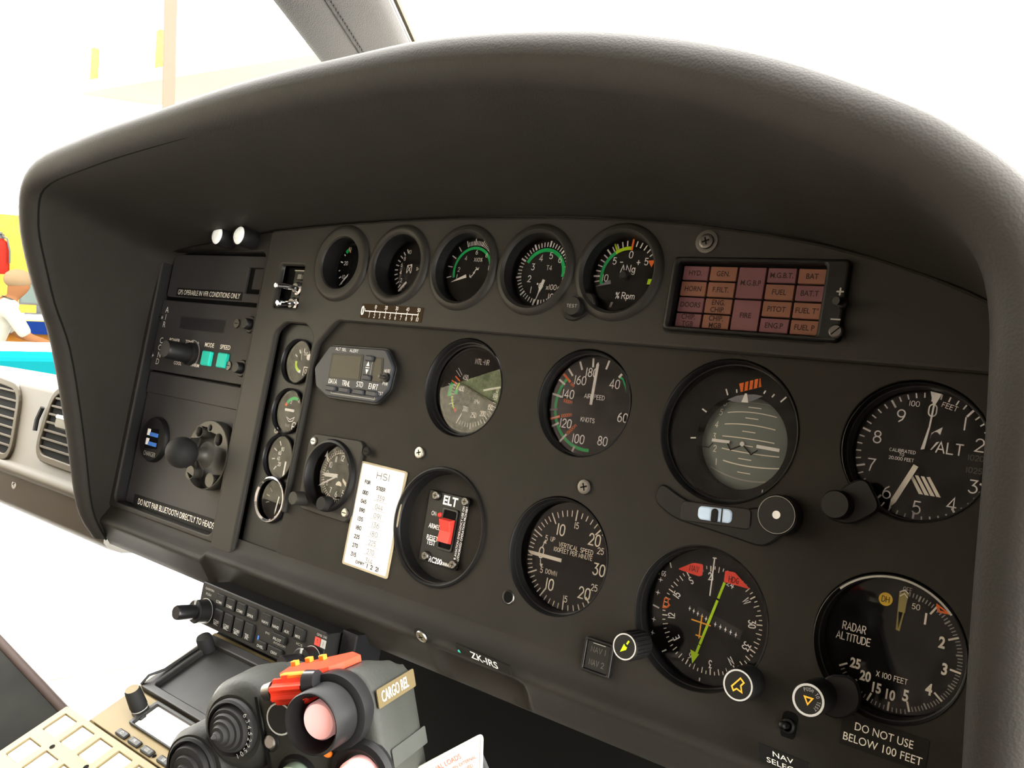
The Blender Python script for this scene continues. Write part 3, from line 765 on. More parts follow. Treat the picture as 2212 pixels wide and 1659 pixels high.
# --- airspeed
def f_as(f, z):
    f.arc(173, 306, 31, 33.4, z, 'green', step=3)
    f.rings([[(x * 1, y * 1, z) for x, y in [(20.4, 25.6), (22.6, 24.4), (25.2, 20), (27, 14)]], [(x, y, z) for x, y in [(18.8, 24.4), (22.2, 23.2), (25, 18.6), (27, 14)]]], 'green', False, False)
    for a in (351.5, 333.3, 316, 298.5, 279.8, 260.2, 240, 13.3): f.tick(a, 30.4 if a != 279.8 else 28.2, 37.4, 1.6, z + .1, 'moon' if a in (260.2,) else 'paint')
    f.tick(218, 28.8, 38, 1.7, z + .1, 'paint'); f.tick(196.2, 32.2, 37.4, 1.7, z + .1, 'paint'); f.tick(37.5, 31, 34.6, 1.8, z + .1, 'paint')
    f.tick(307.2, 28, 37.4, 1.9, z + .15, 'orange'); f.tick(249.2, 28.4, 37.4, 1.9, z + .12, 'orange'); f.stroke([(-34, -12.6), (-28, -10.6)], .5, z + .2, 'paint')
    for s_, x, y in (('180', -5, 26), ('160', -13.9, 19.2), ('140', -22.5, 7.7), ('120', -20.3, -14.7), ('100', -6.8, -24.8), ('80', 14.3, -23.4), ('60', 27.6, -4.2), ('40', 16.4, 19.5)): f.txt(s_, x, y, 6.3, 'paint', z, xs=.9)
    f.txt('AIRSPEED', .9, 8.1, 3.2, 'paint', z, w=17.5); f.txt('KNOTS', -1.5, -9.7, 3.2, 'paint', z, w=12)
    f.txt('0ft', -19.8, 15, 2.4, 'orange', z + .1, ang=42, xs=.85); f.txt('5000ft', -21.6, 2, 2.4, 'orange', z + .1, ang=6, w=8.2); f.txt('10000ft', -20.6, -8.6, 2.4, 'orange', z + .1, ang=-14, w=9.5); f.txt('15000ft', -14, -18.4, 2.4, 'orange', z + .1, ang=-49, w=10)
t = gauge('airspeed_indicator', 'round airspeed indicator with white numerals forty to one hundred eighty and green arc', 0, -2, 39.6, -13, f_as, None, 38.6, fy=-1.2, glass='glassbright')
put(needle((.4, 33), (.2, .6), 2.4, -10.6, 'paint', 2), t)

# --- vertical speed
def f_vs(f, z):
    def tk(a, l, w): f.tick(a, 36.8 - l, 36.8 + (1 if l > 6 else 0), w, z, 'cream')
    for sgn in (1, -1):
        S = lambda a: 269 + sgn * a
        for i in range(6): tk(S(5.2 * i), 7.6 if i == 5 else 4.4, 1.1 if i == 5 else .75)
        for i in range(1, 6): tk(S(26 + 6.25 * i), 8 if i == 5 else 4.6, 1.1 if i == 5 else .75)
        for i in range(1, 6): tk(S(57.5 + 7 * i), 7.2 if i == 5 else 4.6, 1.1 if i == 5 else .75)
        for i in range(1, 6): tk(S(92.5 + 7.7 * i), 6.8 if i == 5 else 4.4, 1.1 if i == 5 else .75)
        for i in range(1, 8): tk(S(131 + 6.2 * i), 2.4, .8)
    for s_, x, y, h in (('10', -10.7, 20.6, 8), ('15', 2.2, 26.4, 4.4), ('20', 19.4, 19.4, 8), ('25', 25.8, 12.6, 4.4), ('30', 27.1, -.8, 8), ('25', 25.6, -14.1, 4.4), ('20', 18.3, -20, 8), ('15', 3, -28, 4.4), ('10', -12.4, -21, 8), ('5', -22.2, 11.8, 4.2), ('5', -21.7, -12.2, 4.2), ('0', -24.6, .4, 8)): f.txt(s_, x, y, h, 'cream', z, xs=.85)
    f.txt('UP', -16.4, 12.2, 3.2, 'cream', z, xs=.85); f.txt('DOWN', -12.9, -12.1, 3.2, 'cream', z, w=10)
    f.txt('VERTICAL SPEED', 4.8, 9.8, 3.3, 'cream', z, w=30); f.txt('100FEET PER MINUTE', 2.9, 5.7, 3, 'cream', z, w=34)
    for sg in (1, -1):
        f.stroke([(-24.4, 4.8 * sg), (-23, 9.6 * sg)], .8, z, 'cream'); f.flat([(-24.6, 8 * sg), (-21.4, 7.6 * sg), (-22.4, 10.6 * sg)], z, 'cream')
t = gauge('vertical_speed_indicator', 'round vertical speed indicator in hundred feet per minute, needle at zero', 0, -115, 42.5, -17, f_vs, None, 39.4, fy=-3)
put(needle((-35, -4.2), (-4.6, -4.2), 2.6, -14.6, 'cream', 3), t)

# --- altimeter
def f_alt(f, z):
    for i in range(50):
        a = 1 + 7.2 * i; big = i % 5 == 0
        f.tick(a, 33.2 if big else 35.2, 38.3, 1.2 if big else .8, z, 'paint')
    for s_, x, y in (('9', -15.4, 22.6), ('8', -27, 8), ('7', -28.2, -9.4), ('6', -17, -24.4), ('5', .5, -30.4), ('4', 18.7, -24.8), ('3', 28.4, -13), ('2', 28.6, 11), ('1', 19.6, 22.4), ('0', 1.5, 28)): f.txt(s_, x, y, 7.2, 'paint', z, sw=.11, xs=1.05)
    f.txt('100', -9, 30.8, 3, 'paint', z, xs=1.05); f.txt('FEET', 10.4, 31.2, 2.8, 'paint', z, ang=14, w=8.4)
    f.txt('ALT', 13.4, 6.8, 6.2, 'paint', z, w=14)
    f.txt('CALIBRATED', -11.7, 1.6, 1.8, 'paint', z, w=14.6); f.txt('TO', -11.9, -.7, 1.7, 'paint', z, w=2.6); f.txt('20.000 FEET', -11.8, -3.2, 1.8, 'paint', z, w=14)
    f.flat([(8.2, 18.8), (7.4, 14), (5.8, 15.4), (4.2, 15.4), (2.6, 13.4), (2.2, 10.4), (2.6, 14.6)], z, 'paint')
    f.flat([(3.2, 4.6), (4, 4.6), (7.6, 10), (6, 9.6)], z, 'paint')
    for i in range(5):
        x = -4.6 + 3.2 * i; f.flat([(x - 1.6, -11.6), (x + .4, -11.6), (x + 7.6, -22.2), (x + 5.2, -22.2)], z, 'cream') if i < 4 else f.flat([(4.4, -11.4), (5.4, -11.4), (6.4, -14.8), (6.4, -15.4)], z, 'cream')
    f.flat([(24, -7.4), (33, -7.4), (33, 6), (24, 6)], z - .05, 'void'); f.txt('1020', 27.6, 3.4, 3, 'dimp', z, w=8); f.txt('1025', 27.6, -3.8, 3, 'dimp', z, w=8)
t = gauge('altimeter', 'round altimeter marked ALT with hatched flag and hundred foot needle', 227.6, -3, 40.6, -19, f_alt, None, 39, fx=1, fy=-1)
b = MB(); b.prism([(-.6, 5.8 - 3), (1.4, 3.4), (2.9, 17), (3.6, 30), (6.6, 37), (.2, 38), (2.6, 30), (2, 17)][::-1], -17.4, -16.9, 'paint', 0, True); b.build('needle', t, label='slim needle with triangular tip')
put(needle((-13, -34.4), (-1.6, -7), 3, -16.2, 'cream', 5), t, 'needle')
def knob(t, cx, cy, r, z0, z1, m='black', face=None, name='knob', arm=None, ridges=0):
    b = MB()
    if arm: b.prism(arm, .5, 4, 'bezel', 1)
    b.lathe([(r * 1.02, z0), (r, z1 - 1.2), (r * .9, z1)], m, cx, cy, 36); b.disc(cx, cy, r * .9, z1, m, 36)
    for i in range(ridges):
        a = 2 * PI * i / ridges; b.tube([(cx + r * math.cos(a), cy + r * math.sin(a), z0), (cx + r * math.cos(a), cy + r * math.sin(a), z1 - 1.5)], .5, m, 5)
    if face: face(b, z1 + .15)
    return b.build(name, t)
x, y = at(1805, 1090, 12); x -= 227.6; y += 3
knob(t, x, y, 8.6, 2, 14, arm=roundpoly([(x - 9, y - 9), (x + 8, y - 11), (x + 24, y + 2), (x + 12, y + 20), (x - 2, y + 10)], 7, 5))

# --- radar altimeter
def f_ra(f, z):
    for i in range(51):
        a = -2.2 + 3.27 * i; big = i % 10 == 0
        if i < 2: continue
        f.tick(a, 28.6 if big else 31 if i % 5 == 0 else 31.8, 34.4 if i else 33, 1.1 if big else .9 if i % 5 == 0 else .55, z, 'greyp' if not big else 'cream')
    for i in range(1, 21):
        a = 161 + 3.9 * i; big = i % 5 == 0
        f.tick(a, 30.4 if big else 33, 35.6, 1.1 if big else .55, z, 'cream' if big else 'greyp')
    for s_, x, y in (('1', 12.5, 21.4), ('2', 22.6, 10.6), ('3', 25.8, -3.6), ('4', 19.4, -17), ('5', 8, -24.2), ('10', 0, -26.4), ('15', -7.9, -24.8), ('20', -15, -20), ('25', -21.6, -14.4)): f.sans(s_, x, y, 6 if len(s_) == 1 else 5.4, 'cream', z, xs=.78, bold=.035)
    f.txt('RADAR', -25.2, 6, 4.4, 'cream', z, w=13.2); f.txt('ALTITUDE', -24.9, -.4, 4.2, 'cream', z, w=19.5)
    f.txt('OFF', .9, 35.2, 2.9, 'greyp', z, xs=.8); f.txt('50', 6.6, 26.8, 3, 'cream', z); f.txt('X 100 FEET', -.7, -16.6, 2.9, 'cream', z, w=17)
    f.disc(-10.2, 27, 3.9, z, 'yellow', 28); f.txt('DH', -10.2, 27, 3.2, 'label', z + .1, xs=.9)
    f.rings([[(x, y, z) for x, y in q] for q in (roundpoly([(16.6, 31.8), (18, 26.6), (25.6, 27)], 1), roundpoly([(18.6, 29.6), (19.3, 28), (22, 28)], .3))], 'orange', True, False)
t = gauge('radar_altimeter', 'round radar altimeter with yellow DH light and OFF flag', 228.5, -116, 41.3, -20, f_ra, None, 39.6, fx=1.3, fy=-2)
b = MB()
b.rings([[(x, y, -17.5) for x, y in q] for q in ([(-.6, 9.4), (.4, 9.2), (3.2, 30), (1.4, 31), (-1, 30), (-1.2, 31)], [(.6, 9.3), (1.6, 9), (3.6, 31), (1.4, 32), (-.2, 31), (-1.6, 31)])], 'olive', True, False)
b.flat([(-.8, 20), (3, 20), (3.2, 30.6), (1.4, 31), (-1.2, 30.6)], -17.4, 'olive'); b.stroke([(-1.2, 31.4), (1.3, 33), (3.4, 31.4)], .7, -17.3, 'cream'); b.stroke([(-.9, 29), (1.3, 31), (3.2, 29)], .6, -17.3, 'cream'); b.build('needle', t, label='striped olive needle')
b = MB(); b.arc(-48, 48, 39.6, 40.8, .9, 'greyp', step=3); b.build('bezel_highlight_ring', t)
x, y = at(1746, 1512, 26); x -= 228.5; y += 116
def f_kr(b, z):
    b.arc(0, 360, 7.7, 9, z, 'ringp', x, y, 12); b.rings([[(x + u, y + v, z) for u, v in q] for q in ([(-3, 1.8), (3, 1.8), (0, -3.2)], [(-1.5, .9), (1.5, .9), (0, -1.7)])], 'amber', True, False)
    for i, ch in enumerate('PUSH TO TEST'):
        if ch != ' ':
            a = -28 + 14.5 * i; ar = math.radians(a); b.txt(ch, x + 5.8 * math.sin(ar), y + 5.8 * math.cos(ar), 1.8, 'greyp', z, ang=a, xs=.8)
knob(t, x, y, 9.6, 3, 26, face=f_kr, arm=roundpoly([(x - 4, y - 8), (x + 12, y - 12), (x + 24, y), (x + 18, y + 16), (x, y + 12)], 8, 5))

# --- horizontal situation indicator
def f_hsi(f, z):
    for i in range(72):
        a = 140.6 + 5 * i; f.tick(a, 31.2 if i % 2 == 0 else 32.8, 35, .8 if i % 6 == 0 else .6, z, 'cream')
    for i, s_ in enumerate(['N', '3', '6', 'E', '12', '15', 'S', '21', '24', 'W', '30', '33']):
        a = 140.6 + 30 * i; r = 28.2; ar = math.radians(a); f.txt(s_, r * math.sin(ar), r * math.cos(ar), 4.6, 'paint', z, ang=a, xs=.72, sw=.15)
    f.txt('GS', -38.4, 21.6, 3.2, 'paint', z, xs=.7)
    for x, y in ((-40, 17), (-40.4, 8), (-40.2, -10.4), (-39.6, -19.4)):
        f.flat([(x - 2, y), (x - .4, y - .4), (x, y - 2), (x + .4, y - .4), (x + 2, y), (x + .4, y + .4), (x, y + 2), (x - .4, y + .4)], z, 'paint')
    f.stroke([(-42.6, -1), (-37.6, -2)], 1, z, 'paint', False); f.stroke([(-35, 30), (-33.6, 26.6)], .8, z, 'paint', False); f.stroke([(-30.4, -29.8), (-27.4, -27.6)], .9, z, 'paint', False); f.stroke([(-1, -38.4), (-1, -40.6)], .8, z, 'paint', False)
    f.flat([(-42, 24.4), (-43.4, 20.2), (-41.4, 20.2)], z, 'lime')
    for i in range(5):
        for x, y in ((-15.5 + 3.12 * i, 3.5 - .9 * i), (3.8 + 3.68 * i, -1.9 - .7 * i)):
            f.flat([(x - 1, y), (x - .35, y - .35), (x, y - 1.9), (x + .35, y - .35), (x + 1, y), (x + .35, y + .35), (x, y + 1.9), (x - .35, y + .35)], z + .3, 'paint')
    f.flat([(-10, 6.4), (22.6, -1.2), (21.4, -7.4), (-11.4, .6)], z + .1, 'bezel')
    f.rings([[(x, y, z + .3) for x, y in q] for q in (roundpoly([(-35, 6), (-31.2, 6.4), (-31.4, 3.4), (-29.6, 2), (-31.8, -.6), (-35.2, -1.4)], .4), roundpoly([(-34.2, 5), (-32.2, 5.4), (-32.4, 3.2), (-31.2, 2), (-32.6, .4), (-34.3, 0)], .4))], 'orange', True, False)
t = gauge('horizontal_situation_indicator', 'compass instrument with yellow-green course arrow and red NAV and HDG flags', 114.5, -129, 46, -17, f_hsi, None, 44.6, fx=1.5, fy=-2)
b = MB(); b.T = Matrix.Translation((1.5, -2, 0)); z = -14.5
n_ = needle((-6.8, -30), (6.3, 26.4), 1.7, z, 'lime', 8); b.v += [b.T @ p for p in n_.v]; b.f, b.m, b.sm, b.mats = n_.f[:], n_.m[:], n_.sm[:], n_.mats[:]
b.flat([(-9.6, -22), (-3, -23.4), (-6.8, -30.6)], z + .05, 'lime'); b.flat([(2.6, 14.2), (5, 13.6), (5.2, 14.8), (2.8, 15.4)], z + .1, 'void'); b.flat([(-5, -17.2), (-2.6, -17.8), (-2.5, -17.3), (-4.9, -16.7)], z + .1, 'void'); b.build('course_arrow', t, label='yellow-green course arrow')
b = MB(); b.T = Matrix.Translation((1.5, -2, 0)); z = -13.6
b.stroke([(-5, 1.4), (-4.6, -13)], .9, z, 'amber'); b.stroke([(-11.6, -2.6), (1.8, -3.2)], .9, z, 'amber'); b.stroke([(-7, -11.6), (-2.4, -11.8)], .9, z, 'amber'); b.build('aircraft_symbol', t, label='small orange aircraft outline')
b = MB(); b.T = Matrix.Translation((1.5, -2, 0)); b.stroke([(-2.4, 40), (-1.6, 16)], .9, -13, 'paint'); b.stroke([(-3.4, 40.4), (-1.4, 40.6)], .9, -13, 'paint'); b.build('lubber_line', t)
b = MB(); b.T = Matrix.Translation((1.5, -2, 0)); b.prism(roundpoly([(-28, 27.2), (-17.6, 33.9), (-10.4, 34.4), (-9.8, 27), (-12, 26)], 1.6), -15.4, -14.8, 'flagred', 0, True); b.txt('NAV', -16, 30.2, 3.8, 'ink', -14.6, xs=.75, sw=.11); b.build('flag', t, label='red NAV warning flag')
b = MB(); b.T = Matrix.Translation((1.5, -2, 0)); b.prism(roundpoly([(5.6, 26.6), (5.4, 34), (11.8, 34.4), (23.6, 26.2)], 1), -15.4, -14.8, 'flagred', 0, True); b.txt('HDG', 12.2, 29.4, 3.6, 'ink', -14.6, xs=.85, sw=.11); b.build('flag', t, label='red HDG warning flag')
x, y = at(1349, 1397, 24); x -= 114.5; y += 129
def f_k1(b, z):
    b.arc(0, 360, 7.6, 8.5, z, 'ringp', x, y, 12); b.flat([(x - 2.6, y - 4), (x - .6, y + 1.8), (x + .8, y + .4), (x + 2, y + .2), (x + 1.6, y - 1.6)], z, 'lime'); b.stroke([(x + 1.4, y + 2), (x + 2.6, y + 4.4)], 1.2, z, 'lime', False)
knob(t, x, y, 9.2, 3, 24, face=f_k1, name='course_knob', ridges=22)
x2, y2 = at(1594, 1480, 20); x2 -= 114.5; y2 += 129
def f_k2(b, z):
    b.arc(0, 360, 8.2, 9.2, z, 'ringp', x2, y2, 12)
    q = [(-3.6, -1.6), (1, 4.4), (3.4, 2.4), (1.8, .2), (3, -3.4), (-.4, -2.2), (-2.2, -3.8)]
    b.stroke([(x2 + u, y2 + v) for u, v in q + q[:1]], .9, z, 'amber')
knob(t, x2, y2, 10, 2, 20, face=f_k2, name='heading_knob')

# --- attitude indicator
ta = thing('attitude_indicator', 'large round artificial horizon with grey ball and red striped flag', 'gauge', pmat(113, -7))
b = MB(); b.lathe([(47.8, .2), (47.2, .7), (46, -.6), (45.6, -6), (44.8, -6.2), (44, -14)], 'bezel', n=72); b.build('bezel', ta)
lobe = roundpoly([(-40, -40), (-20, -49), (10, -52), (30, -44), (46, -42), (49, -56), (38, -69), (10, -66), (-26, -63), (-43, -54)], 8, 5)
b = MB(); b.prism(lobe, -.5, 2.2, 'bezel', 1); b.build('lower_housing', ta)
BX, BY, BR, BZ = 6, -5, 70, -86.3
def onball(x, y, lift=.15):
    return (x, y, BZ + math.sqrt(max(0, (BR + lift) ** 2 - (x - BX) ** 2 - (y - BY) ** 2)))
b = MB(); b.rings([[(BX + BR * math.sin(a_) * math.cos(2 * PI * i / 64), BY + BR * math.sin(a_) * math.sin(2 * PI * i / 64), BZ + BR * math.cos(a_)) for i in range(64)] for a_ in [.62 * k / 16 for k in range(16, 0, -1)] + [.004]], 'ball', True, True, False, True)
def bline(x0, x1, yc, k, w, m='cream'):
    xm = 10; n = 14; xs_ = [x0 + (x1 - x0) * i / n for i in range(n + 1)]
    yy = [yc + k * (x - xm) ** 2 for x in xs_]
    b.rings([[onball(x, y + s * w / 2) for x, y in zip(xs_, yy)] for s in (-1, 1)], m, False, False)
b.T = None
for yc, k, x0, x1, wd_ in ((22.8, -.006, -12, 24, .5), (16, -.005, -12, 22, .6), (7.4, -.004, -12, 23, .7), (-2, -.0012, -12, 24, .7), (-11.4, .002, -11, 28, .7), (-20, .0045, -9, 31, .8), (-29.6, .0075, -19, 37, 1.0)):
    bline(x0 + 2, x1 + 2, yc, k, wd_, 'greyp' if yc > 20 or yc < -28 else 'cream')
for yc in (19.4, 11.8, 2.6, -6.8, -15.8, -24.8): bline(4, 13, yc, 0, .6)
for s_, x, y in (('6', -14, 20.6), ('5', -15.2, 13.8), ('4', -16.2, 5), ('3', -16.4, -3.6), ('2', -14.4, -11.6), ('1', -12.4, -20.4)):
    k0 = len(b.v); b.txt(s_, x, y, 4.2, 'cream', 0, xs=.9)
    for i in range(k0, len(b.v)): b.v[i] = Vector(onball(b.v[i].x, b.v[i].y, .2))
b.build('ball', ta, label='grey ball with white pitch lines')
b = MB(); hole = circ(5, -5, 31.5, 64); outer = circ(2, -2, 46, 64)
b.rings([[(x, y, -13.8) for x, y in outer], [(x, y, -13.8) for x, y in hole], [(x, y, -25) for x, y in hole]], 'dial', True, False)
for a, r0, r1, w in ((261.4, 31, 35, 1), (298, 29.5, 33.5, 1), (334.6, 30, 34.5, 1), (347, 30.2, 32.6, .9), (20.8, 33, 35.4, 1), (31, 34, 36.6, 1), (41.5, 35.6, 40.6, 1)): b.tick(a, r0, r1, w, -13.6, 'paint', 4, -2)
for i in range(6): b.stroke([(25 + 2.2 * i, -33.4), (25 + 2.3 * i, -35.4 - (i == 5) * 1.5)], .7, -13.5, 'paint', False)
b.build('mask', ta)
b = MB(); b.T = Matrix.Translation((4, -2, 0))
b.flat([(-12.4, 23.9), (-6, 27.4), (0, 28.8), (6, 29.6), (11.8, 29.1), (5, 25), (0, 23.3), (-6, 23)], -12.6, 'moon'); b.flat([(-2.2, 23.4), (2.6, 23.6), (.8, 29.6), (-.6, 29.6)], -12.4, 'paint'); b.build('bank_pointer', ta)
b = MB(); b.T = Matrix.Translation((4, -2, 0)) @ Matrix.Translation((2.4, 35.2, 0)) @ Matrix.Rotation(math.radians(20), 4, 'Z')
b.prism([(-7.2, -2.8), (7.2, -2.8), (7.6, 3), (-7.2, 3)], -12.2, -11.6, 'orange', 0, True)
for i in range(4): b.flat([(-5.6 + 3.3 * i, -2.8), (-4.6 + 3.3 * i, -2.8), (-2.8 + 3.3 * i, 3), (-3.8 + 3.3 * i, 3)], -11.4, 'ink')
b.build('flag', ta, label='red and black striped warning flag')
b = MB(); b.T = Matrix.Translation((4, -2, 0))
b.prism([(-19.4, -5.4), (-6.8, -5), (-6.8, -3), (-19.4, -3.4)], -15.2, -14.6, 'paint', 0, True); b.prism([(12, -5.2), (27.4, -5.6), (27.4, -3.4), (12, -3)], -15.2, -14.6, 'paint', 0, True); b.disc(2.2, -4, 1.6, -14.4, 'paint', 20)
b.stroke([(-28, -10), (-21, -9.6), (-18.6, -6.4)], .8, -15.3, 'label', False); b.stroke([(-8.4, -5), (-5.6, -9), (1.6, -5)], .9, -15.3, 'label', False); b.stroke([(3, -5), (9, -10), (13, -6.6)], .9, -15.3, 'label', False); b.build('aircraft_wings', ta)
g = MB(); g.disc(0, 0, 45, -7, 'glass', 48); g.build('glass', ta)
sx_, sy_ = at(1544, 1112, 3); sx_ -= 113; sy_ += 7
b = MB(); b.T = Matrix.Translation((sx_, sy_, 0)) @ Matrix.Rotation(math.radians(4), 4, 'Z')
b.prism(rrect(-24, 24, -6.5, 6.5, 3), 2, 3, 'gloss', .4); b.prism(rrect(-11.5, 11.8, -4.2, 4.6, 3), 2.8, 4.2, 'fluid', .8)
b.prism(roundpoly([(-1.8, -4.6), (2.8, -4.6), (2.8, 3), (.6, 4.4), (-1.6, 3)], 1.6), 4, 5.4, 'label', .4); b.flat([(4.8, -4.4), (5.8, -4.4), (5.8, 4.6), (4.8, 4.6)], 4.4, 'label'); b.build('slip_tube', ta, label='pale blue slip tube')
x3, y3 = at(1677, 1112, 14); x3 -= 113; y3 += 7
def f_k3(b, z): b.disc(x3, y3, 2.5, z, 'paint', 20); b.arc(0, 360, 11.2, 11.5, z, 'greyp', x3, y3, 12)
knob(ta, x3, y3, 12.4, 2, 14, face=f_k3)

# --- clock
CX, CY = -250, -98
tc = thing('cockpit_clock', 'square clock with twelve hour dial and three corner screws', 'clock', pmat(CX, CY))
b = MB(); b.holed([roundpoly([(-35.5, -31), (-30, -36), (31, -37), (36, -30), (36, 32), (32, 36), (-30, 34), (-36, 28)], 5), circ(0, 0, 29, 48)], 0, 3.5, 'frame', 1)
b.lathe([(33, 3), (31.5, 7), (29.5, 7.6), (28, 6), (27.5, -2), (26.6, -9)], 'bezel', n=56); b.build('case', tc)
b = MB(); b.disc(0, 0, 28, -9, 'dial', 56); z = -8.8
for i, s_ in enumerate(('12', '1', '2', '3', '4', '5', '6', '7', '8', '9', '10', '11')):
    a = math.radians(30 * i); b.txt(s_, 16.6 * math.sin(a), 16.6 * math.cos(a), 5, 'paint', z, xs=.75)
for i in range(60): b.tick(6 * i, 20.4, 21.8 if i % 5 else 22.4, 1, z, 'cream'); b.tick(6 * i, 22.6, 23.6, .8, z, 'cream')
for i, s_ in enumerate(('60', '5', '10', '15', '20', '25', '30', '35', '40', '45', '50', '55')):
    a = math.radians(30 * i); b.txt(s_, 25.2 * math.sin(a), 25.2 * math.cos(a), 2.2, 'greyp', z)
b.flat([(5, -1), (10.4, -4.4), (10.4, -8), (4.8, -3.4)], z, 'cream'); b.poly([(x, y, z) for x, y in circ(1, -8.6, 4, 12, 0, 180)], 'cream'); b.build('dial_face', tc)
for n_, tip, end, w in (('hour_hand', (-20.6, -1.6), (0, 0), 3.4), ('minute_hand', (-23, -12.9), (0, 0), 1.4)):
    put(needle(tip, end, w, -6.6 if w > 2 else -6, 'paint', 4), tc, n_)
b = MB(); b.flat([(-17, 21), (-20, 14.6), (-17.6, 15), (-14.4, 11), (-13.4, 12), (-15.6, 16)], -4.6, 'paint'); b.build('bug', tc, label='white marker arrow')
g = MB(); g.disc(0, 0, 27.6, -2, 'glass', 48); g.build('glass', tc)
x, y = at(702, 1088, 8)
knob(tc, x - CX, y - CY, 6.4, 3, 13, 'rubber'); x, y = at(636, 1076, 15); knob(tc, x - CX, y - CY, 6.4, 3, 17, 'frame')
for px, py in ((678, 953), (745, 1108), (792, 975)):
    x, y = at(px, py, 4); b = MB(); m_ = 'steel' if px != 792 else 'label'
    b.lathe([(4.2, 3), (4, 4.6), (3, 5.2)], m_, x - CX, y - CY, 20); b.disc(x - CX, y - CY, 3, 5.2, m_, 20); b.flat([(x - CX - 2.4, y - CY - .4), (x - CX + 2.4, y - CY - .4), (x - CX + 2.4, y - CY + .4), (x - CX - 2.4, y - CY + .4)], 5.3, 'void'); b.build('screw', tc)

# --- narrow column of four engine gauges
def col_base(name, label, y, face, x=-329):
    t = thing(name, label, 'gauge', pmat(x, y), 'gauges in the narrow column')
    b = MB(); b.lathe([(22.4, -2), (22.2, 1), (21.4, 1.6), (20.6, 0), (20.2, -7)], 'gloss', n=48); b.build('bezel', t)
    f = MB(); f.disc(0, 0, 21, -7, 'dial', 48); face(f, -6.8); f.build('dial_face', t)
    g = MB(); g.disc(0, 0, 20.4, -2, 'glass', 40); g.build('glass', t)
    return t
def f_c1(f, z):
    f.arc(200, 275, 7.5, 10.5, z, 'lime'); f.arc(180, 200, 7.5, 10.5, z, 'paint')
    for a in (300, 330, 0): f.tick(a, 10, 14, 1.2, z, 'paint')
    f.prism(rrect(5, 12, 3, 9, 3), z - .1, z, 'paint'); f.txt('C', 9, 11, 4, 'paint', z); f.txt('150', 3, 9, 3, 'paint', z); f.stroke(rrect(4, 11, -12, -4, .5), 1, z, 'paint'); f.txt('O', 7.4, -8, 4, 'paint', z)
t = col_base('oil_temperature_gauge', 'uppermost narrow gauge with yellow-green arc, beside the alerter', 0, f_c1); put(needle((-2, 14), (0, 2), 1, -5, 'greyp'), t)
def f_c2(f, z):
    f.arc(305, 380, 11.5, 14.6, z, 'green'); f.arc(290, 304, 11.5, 14.6, z, 'orange'); f.txt('2', -5, 9, 3, 'paint', z); f.txt('4', 6, 11, 3, 'paint', z)
    f.stroke([(-8, -6), (-2, -8), (4, -5), (2, -9), (-3, -10), (-8, -6)], .8, z, 'paint'); f.txt('BAR', -4, -14, 2.6, 'greyp', z); f.stroke(rrect(3, 8, -18, -10, 2), 1, z, 'paint'); f.stroke([(3, -14), (8, -14)], .8, z, 'paint')
t = col_base('oil_pressure_gauge', 'narrow column gauge with green and orange arc, below the uppermost', -48.5, f_c2); put(needle((-10, 1), (4, 1), 2.6, -5, 'paint', .4), t)
def f_c3(f, z):
    for a, s_ in ((325, '80'), (292, '60'), (258, '40'), (222, '20')):
        f.tick(a, 13, 18, 1.2, z, 'paint'); ar = math.radians(a); f.txt(s_, 9 * math.sin(ar) + 1, 9.5 * math.cos(ar), 3.6, 'paint', z, xs=.8)
t = col_base('fuel_pressure_gauge', 'narrow column gauge with numbers twenty to eighty and upright needle', -93.5, f_c3); put(needle((6, -18), (6, -3), 2.2, -5, 'paint', .4), t)
t = col_base('volt_gauge', 'lowest narrow column gauge with a bright shiny bezel and glass', -134.5, lambda f, z: [f.tick(a, 10, 15, 1, z, 'greyp') for a in (250, 280, 310)])
b = MB(); b.lathe([(22.2, -1), (21.6, 2), (20.4, 2.4), (18.6, 1)], 'chrome', n=48); b.build('shiny_ring', t); put(needle((4, -14), (6, 4), 1.6, -5, 'paint'), t)
x, y = at(593, 930, 2); screw(pmat(x, y, -2), 'small dark knurled screw between the second and third column gauges', 3.6, 'dsteel')

# ------------------------------------------------------------------ units, placards, switches on the panel
def placard(name, label, x, y, w, h, z, lines, m='label', tm='cream', M=None, r=1.2, th=.5, cat='placard'):
    b = MB(); b.prism(rrect(-w / 2, w / 2, -h / 2, h / 2, r), 0, th, m, 0, True)
    for t, px, py, hh, ww in lines: b.sans(t, px, py, hh, tm, th + .12, w=ww)
    return tag(b.build(name, None, M or pmat(x, y, z)), label, cat)
# altitude alerter
ax_, ay_ = -244, -4.5
t = thing('altitude_alerter', 'eight-sided grey alerter with brown display and DATA TRML STD ENRT buttons', 'display unit', pmat(ax_, ay_))
oc = [(-277.5, 18.5), (-205, 20.5), (-192.5, 6), (-194, -14), (-207, -27), (-270, -28), (-287, -21), (-294, -4)]
oc = roundpoly([(x - ax_, y - ay_) for x, y in oc], 3)
b = MB(); b.prism(inset(oc, -1.8), -1, 4, 'black', .6); b.prism(oc, 3, 7, 'grey', 1); b.build('case', t)
z = 7.2
def P(x, y): return (x - ax_, y - ay_)
b = MB(); b.prism(roundpoly([P(-273, 12), P(-231, 14), P(-229, -10.5), P(-272, -12)], 2), 6.4, 7.3, 'black'); b.flat(roundpoly([P(-270, 9.8), P(-233, 11.6), P(-231.5, -8.5), P(-269.6, -10)], 1.5), 7.5, 'lcd'); b.build('display', t)
b = MB(); b.prism(roundpoly([P(-217, 13), P(-205.4, 13), P(-202, -9), P(-216, -9.5)], 1.5), 6.4, 7.3, 'black'); b.flat(roundpoly([P(-215, 11.5), P(-207, 11.5), P(-204, -8), P(-214.4, -8.4)], 1), 7.5, 'lcd'); b.build('side_window', t)
